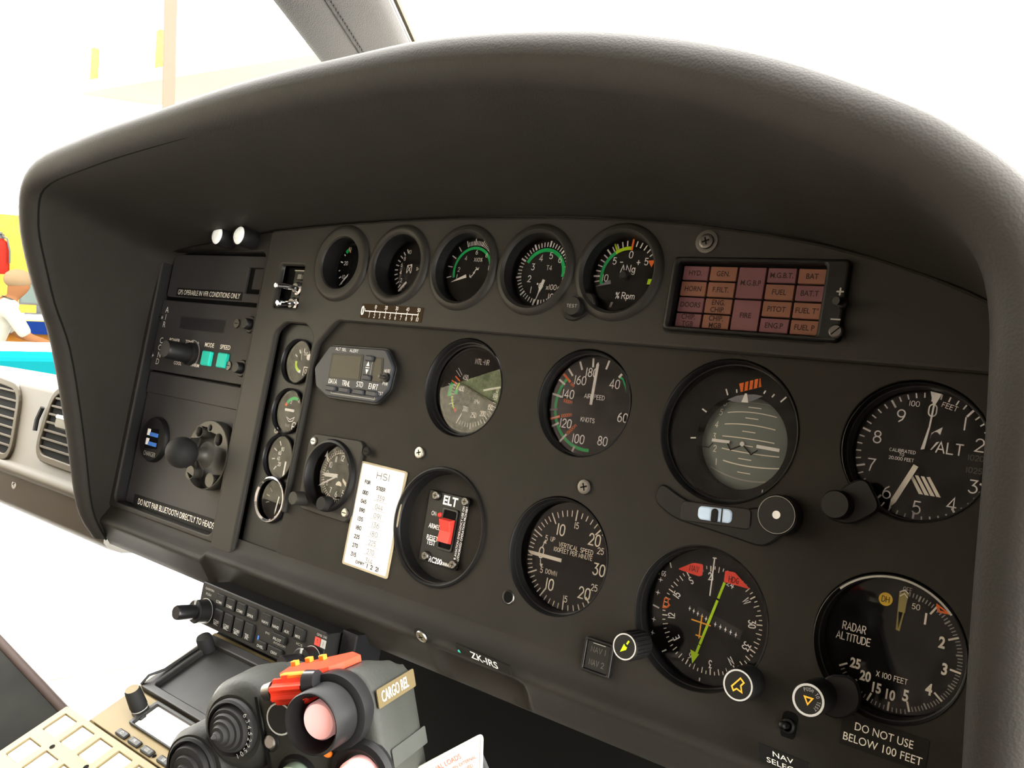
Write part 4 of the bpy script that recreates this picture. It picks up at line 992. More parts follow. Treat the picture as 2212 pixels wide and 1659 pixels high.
for px, py in ((598, 0), (700, 1), (805, 2), (905, 3)):
    x, y = P(*at(540 + px / 3.456, 680 + (548 + (px - 598) * .13) / 3.456, 9)); b = MB(); b.prism(roundpoly([(x - 7, y - 2.6), (x + 7, y - 2.6), (x + 7, y + 2.6), (x - 7, y + 2.6)], 2.4), 6.6, 10, 'grey', 1); b.build('button', t)
for px, py in ((888, 325), (865, 468)):
    x, y = P(*at(540 + px / 3.456, 680 + py / 3.456, 9)); b = MB(); b.prism(roundpoly([(x - 5, y - 2.6), (x + 5, y - 2.6), (x + 5, y + 2.6), (x - 5, y + 2.6)], 2.4), 6.6, 10, 'grey', 1); b.build('button', t)
x, y = P(*at(540 + 1010 / 3.456, 680 + 468 / 3.456, 9)); b = MB(); b.lathe([(4.2, 7), (4, 10), (2, 10.4)], 'black', x, y, 20); b.tube([(x, y, 10), (x - 1, y, 16)], 1.6, 'bronze', 8); b.build('power_switch', t)
b = MB()
for s_, px, py, w in (('DATA', 620, 495, 10.5), ('TRML', 718, 512, 10.5), ('STD', 820, 520, 8), ('ENRT', 922, 537, 11), ('MUTE', 1025, 420, 7), ('PWR', 1010, 516, 6), ('TST', 975, 588, 6)):
    x, y = P(*at(540 + px / 3.456, 680 + py / 3.456, 7)); b.txt(s_, x, y, 4.4 if w > 7.5 else 2.6, 'paint', z, w=w)
x, y = P(*at(540 + 725 / 3.456, 680 + 263 / 3.456, 7)); b.txt('ALT SEL   ALERT', x, y, 2.4, 'paint', z, w=30)
x, y = P(*at(540 + 878 / 3.456, 680 + 395 / 3.456, 7)); b.flat([(x - 2, y + 1.5), (x + 2, y + 1.5), (x, y + 6)], z, 'paint'); b.flat([(x - 2, y - 1.5), (x, y - 6), (x + 2, y - 1.5)], z, 'paint'); b.stroke([(x - 2.4, y), (x + 2.4, y)], .6, z, 'paint')
b.stroke([(x + 5, y + 8), (x + 5, y - 9)], .5, z, 'greyp')
x0_, y0_ = P(*at(540 + 605 / 3.456, 680 + 583 / 3.456, 7)); b.stroke([(x0_, y0_ + 2), (x0_, y0_), (x0_ + 57, y0_ + .6), (x0_ + 57, y0_ + 2.6)], .6, z, 'greyp')
b.build('legend', t)
# correction card
M = pmat(-187.5, -124.6, .2, -.5)
t = thing('compass_card', 'white correction card headed HSI with typed headings, under clear plastic', 'card', M)
b = MB(); b.prism(rrect(-28, 28, -45.5, 45.5, 2), 0, 1.2, 'cardedge', .3, True); b.build('holder', t)
b = MB(); b.flat(rrect(-25.6, 26.2, -43.6, 43.8, 1), 1.35, 'card'); z = 1.5
b.txt('HSI', 2, 36.5, 5.4, 'pencil', z, w=15, sw=.12); b.txt('FOR', -15, 28.6, 2.8, 'ink', z, w=6.4, sw=.2); b.txt('STEER', 2, 25.8, 2.8, 'ink', z, w=10.5, sw=.2)
for i, (s_, h_) in enumerate((('000', '359'), ('045', '044'), ('090', '091'), ('135', '136'), ('180', '180'), ('225', '225'), ('270', '270'), ('315', '314'))):
    yy = 19.4 - 7.7 * i; b.txt(s_, -15.5, yy, 3, 'ink', z, w=6.4, sw=.2); b.txt(h_, 4, yy - 1.4, 4, 'pencil', z, w=8.6, sw=.1); b.stroke([(-4, yy - 4.2), (12, yy - 4.6)], .2, z, 'pencil', False)
b.txt('EXPIRY', -6, -39.8, 2.2, 'ink', z, w=10, sw=.2); b.txt('1  2  21', 10, -40.2, 3.2, 'ink', z, w=14, sw=.22); b.build('card', t)
# torque scale placard
x, y = at(845, 676, 6)
b = MB(); b.prism(rrect(-38, 38, -6.6, 6.6, 1), 0, .3, 'brownstrip', 0, True); z = .45
b.stroke([(-33, 0), (33.5, 0)], .9, z, 'paint', False); b.txt('0', -36, .2, 7, 'paint', z, xs=.6, sw=.2)
for i in range(11): b.stroke([(-33 + 6.6 * i, 0), (-33 + 6.6 * i, -1.9 if i else 2)], .6, z, 'paint', False); i and b.txt(str(i), -33 + 6.6 * i, -4, 3.2, 'paint', z, xs=.8)
for i in range(1, 6): b.stroke([(-33 + 13.2 * i, 0), (-33 + 13.2 * i, 1.9)], .6, z, 'paint', False); b.txt(str(i * 10), -33 + 13.2 * i, 4.2, 2.9, 'paint', z, xs=.75)
tag(b.build('scale_placard', None, pmat(x, y, 6.1)), 'narrow strip with a white zero to ten scale under the fuel gauge', 'placard')

# caution light panel
cx_, cy_ = 115, 81
t = thing('caution_panel', 'caution light panel of pinkish lamps reading FIRE, FUEL, PITOT and others', 'light panel', pmat(cx_, cy_))
b = MB(); b.holed([rrect(-56, 64, -25.5, 26.5, 4), rrect(-51, 49.4, -22.4, 22.6, 2)], 2, 11, 'bezel', 2.2); b.build('bezel', t)
b = MB(); b.prism(rrect(-57, 66, -27, 28, 1), -6, 1, 'void', 0, True); b.build('back_plate', t)
cols = [-50.4, -30.4, -10, 9.9, 30, 49.2]
rows = [21.8, 11, -.2, -11.4, -21.8]
cells = [('HYD.', 0, 0, 1, 'r'), ('HORN', 0, 1, 1, 'a'), ('DOORS', 0, 2, 1, 'r'), ('CHIP.|TGB', 0, 3, 1, 'r'), ('GEN.', 1, 0, 1, 'a'), ('F.FILT.', 1, 1, 1, 'a'), ('ENG.|CHIP.', 1, 2, 1, 'a'), ('CHIP.|MGB', 1, 3, 1, 'a'),
         ('M.G.B.P', 2, 0, 2, 'r'), ('FIRE', 2, 2, 2, 'r'), ('M.G.B.T.', 3, 0, 1, 'r'), ('FUEL', 3, 1, 1, 'a'), ('PITOT', 3, 2, 1, 'a'), ('ENG.P', 3, 3, 1, 'r'), ('BAT', 4, 0, 1, 'a'), ('BAT.T', 4, 1, 1, 'r'), ('FUEL T°', 4, 2, 1, 'a'), ('FUEL P', 4, 3, 1, 'a')]
for s_, c, r, n, k in cells:
    x0, x1, y1, y0 = cols[c] + .7, cols[c + 1] - .7, rows[r] - .6, rows[r + n] + .6
    b = MB(); b.prism(rrect(x0, x1, y0, y1, .5), 0, 4, 'lampred' if k == 'r' else 'lampamb', .3)
    ln = s_.split('|'); 
    for i, q in enumerate(ln): b.sans(q, (x0 + x1) / 2, (y0 + y1) / 2 + (2.4 - 4.9 * i if len(ln) > 1 else 0), 3.4, 'lamptext', 4.15, xs=.88, bold=.012)
    b.build('lamp', t, label='pinkish caution lamp reading ' + s_.replace('|', ' '))
x, y = at(1817, 652, 15); x -= cx_; y -= cy_
b = MB(); b.lathe([(3.6, 11), (3.4, 14), (2, 15)], 'black', x, y, 20); b.tube([(x, y, 14), (x - 1, y - 1, 22)], [1.6, 2.4], 'black', 10); b.build('toggle', t)
x, y = at(1805, 715, 13); x -= cx_; y -= cy_
b = MB(); b.lathe([(4.4, 11), (4.2, 13), (3.4, 13.6)], 'dsteel', x, y, 20); b.disc(x, y, 3.4, 13.6, 'dsteel', 20); b.stroke([(x - 2.4, y - 2.4), (x + 2.4, y + 2.4)], .8, 13.7, 'void', False); b.build('screw', t)
b = MB(); x, y = at(1815, 630, 11); b.txt('+', x - cx_, y - cy_, 8, 'greyp', 11.2, xs=.9); x, y = at(1805, 690, 11); b.stroke([(x - cx_ - 3, y - cy_), (x - cx_ + 3, y - cy_)], .9, 11.2, 'greyp', False); b.build('legend', t)

# emergency transmitter switch in its round recess
ex, ey = -115.5, -117
t = thing('transmitter_switch_panel', 'round recess with ELT switch plate, red rocker and four screws', 'switch panel', pmat(ex, ey))
b = MB(); b.lathe([(48.5, .3), (48, 2), (46.6, 2.6), (45.2, 1.6), (44.6, -1.5), (44, -2), (43, -12)], 'bezel', n=72); b.disc(0, 0, 44, -11.6, 'panel', 64); b.build('recess', t)
b = MB(); b.prism([(x - ex, y - ey) for x, y in roundpoly([(-140, -90), (-98, -90), (-97, -149), (-139, -149)], 2)], -11.5, -9.6, 'black', .5); z = -9.4
def Q(px, py, h=-9.5):
    x, y = at(660 + px / 5.183, 960 + py / 5.183, h); return x - ex, y - ey
b.sans('ELT', *Q(1625, 637), 7, 'paint', z, w=15.5, bold=.03); b.sans('ON', *Q(1440, 772), 3.6, 'paint', z, w=5.4); b.sans('ARMED', *Q(1448, 920), 3.8, 'paint', z, w=13.5, bold=.01)
b.sans('RESET', *Q(1422, 1048), 3.8, 'paint', z, w=12.6, bold=.01); b.sans('TEST', *Q(1405, 1098), 3.8, 'paint', z, w=9.6, bold=.01); b.sans('RC200', *Q(1453, 1300), 4.4, 'paint', z, w=14, bold=.02); b.sans('KANNAD', *Q(1572, 1345), 2.6, 'paint', z, w=10, bold=.02)
x, y = Q(1722, 985); b.sans('FOR AVIATION EMERGENCY USE ONLY', x + .2, y - .5, 2.1, 'paint', z, w=50, ang=-90); x, y = Q(1752, 1015); b.sans('UNAUTHORISED OPERATION PROHIBITED', x + .3, y, 2.1, 'paint', z, w=53, ang=-90); b.build('plate', t)
b = MB(); x, y = Q(1500, 790, -8); b.sphere((x, y, -9), (2.2, 2.2, 2.4), 'red', 16, 10); b.build('lamp', t, label='tiny red lamp')
b = MB(); q0, q1 = Q(1560, 700), Q(1690, 1230); b.holed([rrect(q0[0] - .5, q0[0] + 16, q1[1], q0[1], 2), rrect(q0[0] + 1, q0[0] + 14.6, q1[1] + 2, q0[1] - 2, 1.5)], -9.6, -8, 'gloss', .4); b.prism(rrect(q0[0] + .6, q0[0] + 15, q1[1] + 1.4, q0[1] - 1.4, 1), -9.6, -9.3, 'void'); b.build('switch_frame', t)
b = MB(); cxr = q0[0] + 7.9; yt, yb = q0[1] - 9.4, q1[1] + 7
b.rings([[(cxr + sx * 5.9, yy, zz) for sx, zz in ((-1, -9.4), (-1, zt_ - .8), (-.86, zt_), (.86, zt_), (1, zt_ - .8), (1, -9.4))] for yy, zt_ in ((yb - .8, -9), (yb, -3.6), ((yt + yb) / 2, -5), (yt, -1.6), (yt + 1, -8))], 'red', False, False); b.build('rocker', t, label='bright red rocker')
for px, py in ((1462, 570), (1790, 640), (1342, 1245), (1652, 1345)):
    x, y = Q(px, py, -8); b = MB(); b.lathe([(4, -9.6), (3.9, -7.6), (3, -6.6)], 'dsteel', x, y, 18); b.disc(x, y, 3, -6.6, 'dsteel', 18); b.stroke([(x - 1.8, y), (x + 1.8, y)], .6, -6.5, 'void', False); b.stroke([(x, y - 1.8), (x, y + 1.8)], .6, -6.5, 'void', False); b.build('screw', t)

# placards and switches along the bottom
placard('warning_placard', 'dark placard DO NOT USE BELOW 100 FEET under the radar altimeter', 233.4, -166.6, 46, 17.5, .1, [('DO NOT USE', 0, 3.6, 4.3, 31), ('BELOW 100 FEET', 0, -3.6, 4.3, 42)])
q = hit(1045, 1421, (0, -213, 3.6), (0, -.6, .8)); x, y = q.x, q.y
b = MB(); b.prism(rrect(-26, 26, -4.6, 4.6, 1), 0, 1.6, 'label', .3, True); b.sans('ZK-IRS', 1.5, 0, 6.6, 'paint', 1.75, w=26, bold=.01); b.flat([(-25, -3.4), (-22, -3.4), (-22.6, -.8), (-24.4, -.8)], 1.75, 'teal')
tag(b.build('registration_plate', None, pmat(x, y, q.z, -2, 37)), 'black registration plate ZK-IRS in the pocket of the lower lip', 'placard')
q = hit(1694, 1642, (0, -213, 4.2), (0, -.6, .8)); x, y = q.x, q.y
b = MB(); b.prism(rrect(-15, 15, -8, 7, 1), 0, .8, 'label', .2, True); b.sans('NAV', 0, 3.2, 4.3, 'cream', .95, w=12); b.sans('SELECT', 0, -3.8, 4.3, 'cream', .95, w=20)
tag(b.build('selector_placard', None, pmat(x, y, q.z + .6, -2, 37)), 'dark placard NAV SELECT on the lip below the small toggle', 'placard')
x, y = 48.5, -173.6
t = thing('annunciator_button', 'small dark square annunciator reading NAV 1 NAV 2', 'button', pmat(x, y))
b = MB(); b.holed([rrect(-11.4, 11.4, -11.6, 11.6, 1.5), rrect(-9.6, 9.6, -9.8, 9.8, 1)], -.5, 4, 'gloss', .6); b.build('frame', t)
b = MB(); b.prism(rrect(-9.4, 9.4, -9.6, 9.6, .6), 0, 3, 'black', .3, True); b.txt('NAV 1', 0, 4.4, 3.6, 'dimp', 3.15, w=11.5); b.txt('NAV 2', 0, -4.4, 3.6, 'dimp', 3.15, w=11.5); b.stroke([(-5, 8.6), (5, 8.6)], .5, 3.15, 'greyp', False); b.build('lens', t)
x, y = at(1702, 1568, 2)
t = thing('selector_toggle', 'small dark toggle switch above the NAV SELECT placard', 'switch', pmat(x, y))
b = MB(); b.prism(roundpoly([(-4.6, -8), (4.6, -8), (5, 8), (-4.6, 8)], 4), -.5, .4, 'void'); b.lathe([(4.4, 0), (4.2, 3), (3, 3.6)], 'black', 0, 0, 18); b.build('base', t)
b = MB(); b.tube([(0, 0, 2), (.5, 2.5, 14)], [1.5, 2.6], 'bezel', 12); b.sphere((.5, 2.6, 14), 2.6, 'bezel', 12, 8); b.build('lever', t)
# chrome toggles in their slot
t = thing('toggle_switches', 'slot with two chrome toggle levers left of the ammeter', 'switch', pmat(-355.5, 72))
b = MB(); b.prism(rrect(-17, 17, -20.6, 20.6, 1), -6, -4, 'void', 0, True); b.flat([(-6, -20), (16, -20), (16, 18), (-6, 18)], -3.6, 'black'); b.stroke([(-7, 18), (16, 18)], 1, -3.4, 'steel', False); b.build('housing', t)
for px, py, bx, by in ((597, 616, 645, 624), (601, 655, 636, 657)):
    q = at(bx, by, 0); x0, y0 = q[0] + 355.5, q[1] - 72; q2 = at(px, py, 24); x1, y1 = q2[0] + 355.5, q2[1] - 72
    b = MB(); b.lathe([(7, -3.6), (6.6, 2), (4.6, 3), (4.4, 5)], 'chrome', x0, y0, 24); b.disc(x0, y0, 4.4, 5, 'dsteel', 20); b.tube([(x0, y0, 4), (x1, y1, 24), (x1, y1, 25)], [2.2, 3.2, 2.2], 'chrome', 14); b.build('lever', t)
b = MB(); b.prism(rrect(4, 11, 8, 14, 1), -3.6, 1, 'dsteel', .6); b.build('clip', t)
# pair of white lamps on a dark pod at the top of the bay
for k, px in enumerate((468, 515)):
    x, y = at(px, 508, 24)
    t = thing('map_lamp', ['round white lamp at the panel top, the one nearer the hood side', 'round white lamp at the panel top, the one nearer the chrome toggles'][k], 'lamp', pmat(x, y), 'white lamps at the panel top')
    b = MB(); b.lathe([(9, 4), (10.4, 6), (10.4, 22), (9.8, 24), (9.2, 23)], 'black', n=32); b.build('housing', t)
    b = MB(); b.lathe([(9.2, 23), (8, 24.2), (4, 25)], 'lamplens', n=32); b.disc(0, 0, 4, 25, 'lamplens', 24); b.build('lens', t)

# ------------------------------------------------------------------ the wide bay
zf = -12
t = thing('blank_cover', 'plain dark cover plate with a rectangular slot at the top of the bay', 'cover plate', pmat(-497, 78))
b = MB(); b.holed([rrect(-95, 90, -23, 27, 3), rrect(50, 79, -13.4, 14.6, 1)], zf - 1, zf + 3, 'unit', .8); b.build('plate', t)
b = MB(); b.flat(rrect(49, 80, -14, 15, 1), zf - .3, 'void'); b.flat(rrect(58, 79, -8, 14, .5), zf, 'unit'); b.build('slot_back', t)
placard('gps_placard', 'thin black strip GPS OPERABLE IN VFR CONDITIONS ONLY above the climate control', -510.5, 61, 124, 9.4, zf + 3.1, [('GPS OPERABLE IN VFR CONDITIONS ONLY', 0, 0, 5.6, 118)], r=.5, th=.4)
ax0, ay0 = -502, 9
t = thing('climate_control', 'grey climate control unit lettered AIR COND with knob and teal buttons', 'control unit', pmat(ax0, ay0))
b = MB(); b.holed([rrect(-94, 92, -40.5, 41.5, 2)], zf - 1, zf + 4, 'unit', 1); b.prism([(62, -40), (92, -40), (92, 41), (66, 41)], zf + 4, zf + 4.2, 'unit'); z = zf + 4.15
def A(px, py, h=zf + 4): 
    x, y = at(320 + px / 4.255, 470 + py / 4.255, h); return x - ax0, y - ay0
for s_, px, py, h, w in (('POWER', 245, 1128, 4, 21), ('TEMP', 380, 1145, 4, 16), ('+', 460, 1155, 4, 3), ('MODE', 565, 1172, 4.6, 17), ('SPEED', 710, 1192, 4.6, 18), ('COOL', 272, 1338, 3.6, 15), ('WARM', 428, 1357, 3.6, 17)): b.sans(s_, *A(px, py), h, 'cream', z, w=w, bold=.01)
for s_, px, py in (('A', 177, 847), ('I', 163, 915), ('R', 150, 982), ('C', 124, 1128), ('O', 110, 1193), ('N', 103, 1260), ('D', 87, 1322)): b.sans(s_, *A(px, py), 6.6, 'cream', z)
b.flat([A(935, 860), A(975, 850), A(880, 1330), A(850, 1540), A(815, 1540)], z, 'void'); b.build('faceplate', t)
b = MB(); b.flat([A(310, 910), A(720, 945), A(690, 1060), A(290, 1020)], z + .05, 'darklcd'); b.build('display', t)
kx, ky = A(395, 1255); b = MB(); b.lathe([(13, zf + 4), (12.6, zf + 8), (11, zf + 9)], 'black', kx, ky, 32); x2, y2 = A(215, 1238, zf + 30)
b.lathe([(10.6, zf + 8), (10.2, zf + 34), (9, zf + 36)], 'black', kx, ky, 28); b.disc(kx, ky, 9, zf + 36, 'unit', 28); b.build('knob', t)
b = MB(); b.arc(-10, 140, 15, 16, z + .1, 'greyp', kx, ky); b.build('dial_arc', t)
for px, py in ((530, 1292), (675, 1312)):
    x, y = A(px, py, zf + 7); b = MB(); b.prism(rrect(x - 8, x + 8, y - 8, y + 8, 1.5), zf + 4, zf + 8, 'teal', 1); b.build('button', t, label='teal push button')
for px, py in ((822, 975), (745, 1362), (115, 915), (30, 1260)):
    x, y = A(px, py); b = MB(); b.lathe([(5, zf + 4), (4.6, zf + 5.6)], 'dsteel', x, y, 18); b.disc(x, y, 4.6, zf + 5.6, 'dsteel', 18); b.stroke([(x - 3, y), (x + 3, y)], .8, zf + 5.7, 'void', False); b.build('screw', t)
for px, py in ((985, 995), (905, 1395)):
    x, y = A(px, py, zf + 6); b = MB(); b.lathe([(9, zf + 4), (9, zf + 12), (8, zf + 13)], 'black', x, y, 24); b.disc(x, y, 8, zf + 13, 'black', 24); b.lathe([(6, zf + 12), (5.6, zf + 19), (5, zf + 20)], 'bezel', x, y, 20); b.disc(x, y, 5, zf + 20, 'bezel', 20); b.build('thumb_screw', t)
b = MB(); b.holed([rrect(-594, -408, -185, -33.5, 3)], zf - 1, zf + 1.5, 'unit', .6); b.prism(rrect(-594, -408, -58, -34, 1), zf + 1.5, zf + 3.5, 'unit', .8)
tag(b.build('mounting_plate', None, pmat(0, 0)), 'plain greyish plate in the bay carrying the ball mount and charging socket', 'plate')
x, y = -557, -108.5
t = thing('charging_socket', 'round black charging socket with two blue ports', 'socket', pmat(x, y))
b = MB(); b.lathe([(26, zf + 1.5), (25.6, zf + 5), (24, zf + 7), (22.5, zf + 7)], 'bezel', n=48); b.disc(0, 0, 22.5, zf + 7, 'bezel', 40); b.build('body', t)
def U(px, py, h=zf + 7):
    q = at(260 + px / 4.367, 800 + py / 4.367, h); return q[0] - x, q[1] - y
b = MB(); b.flat([U(262, 545), U(370, 555), U(345, 745), U(225, 730)], zf + 7.1, 'void')
for py, c in ((600, 'usbblue'), (688, 'usbblue')):
    u, v = U(315 - (py - 600) * .18, py + 12); b.prism(rrect(u - 7, u + 9, v - 1.6, v + 2.6, .4), zf + 7.1, zf + 8, c); b.prism(rrect(u - 12, u - 7.4, v - 1.2, v + 6, .4), zf + 7.1, zf + 8.2, 'paint')
b.sans('CHARGER', *U(275, 788), 5, 'greyp', zf + 7.2, w=24); b.build('ports', t, label='two blue ports')
t = thing('ball_mount', 'black ball mount on a round drilled base', 'mount', pmat(-441, -109))
b = MB()
slots = [circ(-20, 22, 5.5, 16), circ(16, 18, 6, 16), circ(-2, 28, 3, 12), circ(-22, -22, 6, 16), circ(14, -24, 6, 16)]
b.holed([circ(0, 0, 36, 64)] + slots, zf + 2, zf + 14, 'bronze', 1.2); b.build('base', t)
b = MB(); b.lathe([(14, zf + 14), (9, zf + 17), (6.5, zf + 22), (6.5, zf + 30)], 'bronze', n=28); b.build('neck', t)
b = MB(); b.sphere((0, 0, 30), 16, 'rubber', 36, 22); b.build('ball', t, label='rubber ball')
placard('bluetooth_placard', 'black strip DO NOT PAIR BLUETOOTH DIRECTLY TO HEADSETS low in the bay', -491, -179.2, 172, 13.5, zf + 1.6, [('DO NOT PAIR BLUETOOTH DIRECTLY TO HEADSETS', 2, 0, 6.4, 156)], M=pmat(-491, -179.6, zf + 1.6, .6), r=.5)

# loose screws on the panel face
for px, py, h, s_, hd, r, ws in ((908, 978, 0, 'silver screw on the panel above the ELT recess', 'steel', 5, None), (1264, 1052, 0, 'dull grey screw above the vertical speed indicator', 'dsteel', 5.6, None), (1527, 522, 6, 'dark screw with worn pale ring at the panel top above the caution lights', 'dsteel', 5.4, 'dsteel')):
    x, y = at(px, py, h); screw(pmat(x, y, h), s_, r, hd, ws)
q = hit(912, 1373, (0, -213, 4), (0, -.6, .8)); screw(pmat(q.x, q.y, q.z - .3, 0, 37), 'silver screw on the lower lip beside the registration plate pocket', 5.4, 'steel', 'rubber')
q = hit(276, 1140, (0, -206, 2), (0, -.3, .8)); screw(pmat(q.x, q.y, q.z, 0, 20), 'silver screw at the foot of the panel below the Bluetooth placard', 6.5, 'steel')
x, y = at(1098, 1290, 0); t = thing('screw_hole', 'empty dark threaded hole beside the vertical speed indicator', 'hole', pmat(x, y)); b = MB(); b.lathe([(5.6, .1), (5, .8), (4.2, .3), (4.2, -.2)], 'dsteel', n=20); b.disc(0, 0, 4.3, .1, 'void', 20); b.build('rim', t)

# ------------------------------------------------------------------ audio panel and console
t = thing('audio_panel', 'black audio panel with rows of push buttons and two knobs', 'radio panel', pmat(-284.1, -242.4, 22) @ Matrix.Scale(1.139, 4))
b = MB(); b.prism(rrect(-79, 79, -17, 17, 2), -2, 1.5, 'black', .8); b.box(-77, 78, -16, 16, -45, -2, 'black'); b.box(80, 96, -15, 19, -40, -12, 'gloss', 1); z = 1.65
for s_, x, y, h, w in (('GARMIN', -67.6, 12.6, 1.8, 12), ('PUSH', -68, 8.4, 2, 7), ('GMA 340', 74, 13.6, 1.8, 11), ('INTERCOM', 30, -5.4, 1.6, 14), ('EMG', 14, -1, 1.6, 5), ('ICS', 52, 1, 1.6, 7)): b.sans(s_, x, y, h, 'greyp', z, w=w)
b.build('faceplate', t)
def abtn(x, y, w, h, tx):
    b = MB(); b.prism(rrect(x - w / 2, x + w / 2, y - h / 2, y + h / 2, 1.4), 1.4, 3.8, 'rubber', .8)
    for i, s_ in enumerate(tx): b.sans(s_, x, y - h * .18 - 2.1 * i, 2.0, 'greyp', 3.95, w=min(w * .72, 1.9 * len(s_)), bold=.02)
    b.flat([(x - 2, y + h * .22), (x + 2, y + h * .22), (x + 2, y + h * .36), (x - 2, y + h * .36)], 3.95, 'bezel')
    b.build('push_button', t)
for x, s_ in ((-49.6, 'COM1'), (-35.6, 'COM2'), (-21.6, 'COM3'), (-7.4, 'SPKR'), (11.2, 'NAV1'), (24.4, 'NAV2'), (37.8, 'AUX'), (51, 'MKR')): abtn(x, 8.6, 11.4, 9.4, [s_])
for x, s_ in ((-48.4, 'COM1|MIC'), (-34.6, 'COM2|MIC'), (-20.6, 'COM3|MIC'), (-7, 'TEL|PA')): abtn(x, -6, 11.4, 14, s_.split('|'))
for x, y, w, s_ in ((11, -11, 12, 'DVEL'), (29, -.6, 18, 'PILOT'), (28, -11, 18, 'CREW')): abtn(x, y, w, 6, [s_])
b = MB(); b.flat([(3.6, -9.4), (5.2, -9.4), (5.2, -5.6), (3.6, -5.6)], 1.8, 'usbblue'); b.build('indicator', t, label='tiny blue indicator')
b = MB(); b.flat([(67.6, 5.6), (73.6, 5.6), (73.6, 11.6), (67.6, 11.6)], 1.8, 'red'); b.flat([(74.4, 5.6), (80, 5.6), (80, 11.6), (74.4, 11.6)], 1.9, 'greyp'); b.txt('T', 70.6, 8.6, 2.6, 'ink', 1.95); b.txt('1', 77.2, 8.6, 2.6, 'ink', 1.95); b.build('sticker', t, label='red and white square sticker')
for x, y in ((-65, -4.4), (70, -5)):
    k = MB(); k.lathe([(10, 1.5), (9.6, 4), (9.6, 14), (8.6, 15)], 'black', x, y, 32); k.disc(x, y, 8.6, 15, 'black', 32); k.lathe([(6, 14), (6, 30), (5.2, 31.5)], 'gloss', x, y, 28); k.disc(x, y, 5.2, 31.5, 'gloss', 28)
    k.arc(0, 360, 9.8, 10.4, 4.1, 'greyp', x, y, 12); k.prism([(x - 1, y + 5), (x + 1, y + 5), (x + 1, y + 9.6), (x - 1, y + 9.6)], 14, 15.4, 'greyp'); k.build('volume_knob', t)
# console deck, sloping away from the panel towards the seat
DN, DE = Vector((0, .857, .5165)), Vector((0, -.5165, .857))
DP = Vector((-373, -275.8, 27))
DK = 1.141
MD = Matrix(((1, 0, 0, DP.x * .001), (0, -DE.y, DN.y, DP.y * .001), (0, -DE.z, DN.z, DP.z * .001), (0, 0, 0, 1))) @ Matrix.Scale(DK, 4)
def dmat(x, s, z=0, rz=0): return PM @ MD @ Matrix.Translation(Vector((x, -s, z)) * .001) @ Matrix.Rotation(math.radians(rz), 4, 'Z')
def dat(px, py, h=0):
    q = hit(px, py, DP + DN * h * DK, DN) - DP; return q.x / DK, q.dot(DE) / DK
t = thing('centre_console', 'sloping dark console carrying the tray and radio below the panel', 'console', dmat(0, 0))
b = MB(); b.box(13, 166, -98.5, 16, -140, -1, 'deck', 2); b.build('body', t)
b = MB(); b.box(14, 164, 6, 40, -140, -2, 'black', 1); b.build('front_block', t)
# tray
x0, x1 = 24, 160
t = thing('display_tray', 'dull scuffed dark rectangular screen in a raised frame on the console', 'display', dmat(92, 25))
b = MB(); b.holed([rrect(-68, 68, -34, 33, 2), rrect(-58, 58, -27.5, 25, 3)], -1.2, 5, 'traymat', 1); b.build('frame', t)
b = MB(); b.flat(rrect(-59, 59, -28, 26, 2), .6, 'traymat'); b.build('screen', t)
b = MB(); b.tube([(-68, -33, 5), (-66, -26, 9), (-64, -14, 6.4), (-63, 16, 6)], 1.1, 'black', 8); b.build('cord', t)
# radio
t = thing('radio_unit', 'console radio with glare-painted white screen, one tall knob and a row of buttons', 'radio', dmat(92, 79))
b = MB(); b.prism(rrect(-70, 70, -18.6, 18.6, 1), -1, 1.2, 'deck', .4, True); b.build('faceplate', t)
b = MB(); b.holed([rrect(-40, 40, -6.5, 18, 1.5), rrect(-36, 37, -5, 15, 1)], 1, 4, 'traymat', .8); b.build('screen_frame', t)
b = MB(); b.flat(rrect(-36.5, 37.5, -5.5, 15.5, 1), 1.6, 'screen_glare'); b.build('screen', t, label='white screen with the glare put in as glow')
for px, py, s_ in ((264, 1583, 'ID'), (291, 1601, 'FR'), (318, 1620, 'GS'), (354, 1642, 'SB')):
    x, s2 = dat(px, py, 3); x -= 92; y = 79 - s2; b = MB(); b.prism(rrect(x - 6.4, x + 6.4, y - 2.6, y + 2.6, 1), 1, 3.4, 'traymat', .8); b.sans(s_, x, y, 2.4, 'greyp', 3.5); b.build('button', t)
x, s2 = dat(300, 1543, 3); b = MB(); b.prism(rrect(x - 92 - 6, x - 92 + 6, 79 - s2 - 2.6, 79 - s2 + 2.6, 1), 1, 3.4, 'traymat', .8); b.build('button', t)
x, s2 = dat(334, 1634, 1); b = MB(); b.disc(x - 92, 79 - s2, 1.6, 1.3, 'void', 12); b.build('hole', t)
x, s2 = dat(303, 1533, 2); x -= 92; y = 79 - s2; b = MB(); b.lathe([(6.2, 1), (6, 6), (6.4, 6.2), (5.8, 20), (5, 21.5)], 'rubber', x, y, 24); b.disc(x, y, 5, 21.5, 'deck', 20); b.lathe([(6.3, 3.6), (6.3, 4.6)], 'greyp', x, y, 24); b.build('knob', t)
x, s2 = dat(448, 1400, 2); tk = thing('dimmer_knob', 'short black knob at the console corner under the audio panel', 'knob', dmat(x, s2)); b = MB(); b.lathe([(6.6, -1), (6.4, 12), (5.6, 13.5)], 'rubber', n=24); b.disc(0, 0, 5.6, 13.5, 'rubber', 24); b.build('cap', tk)
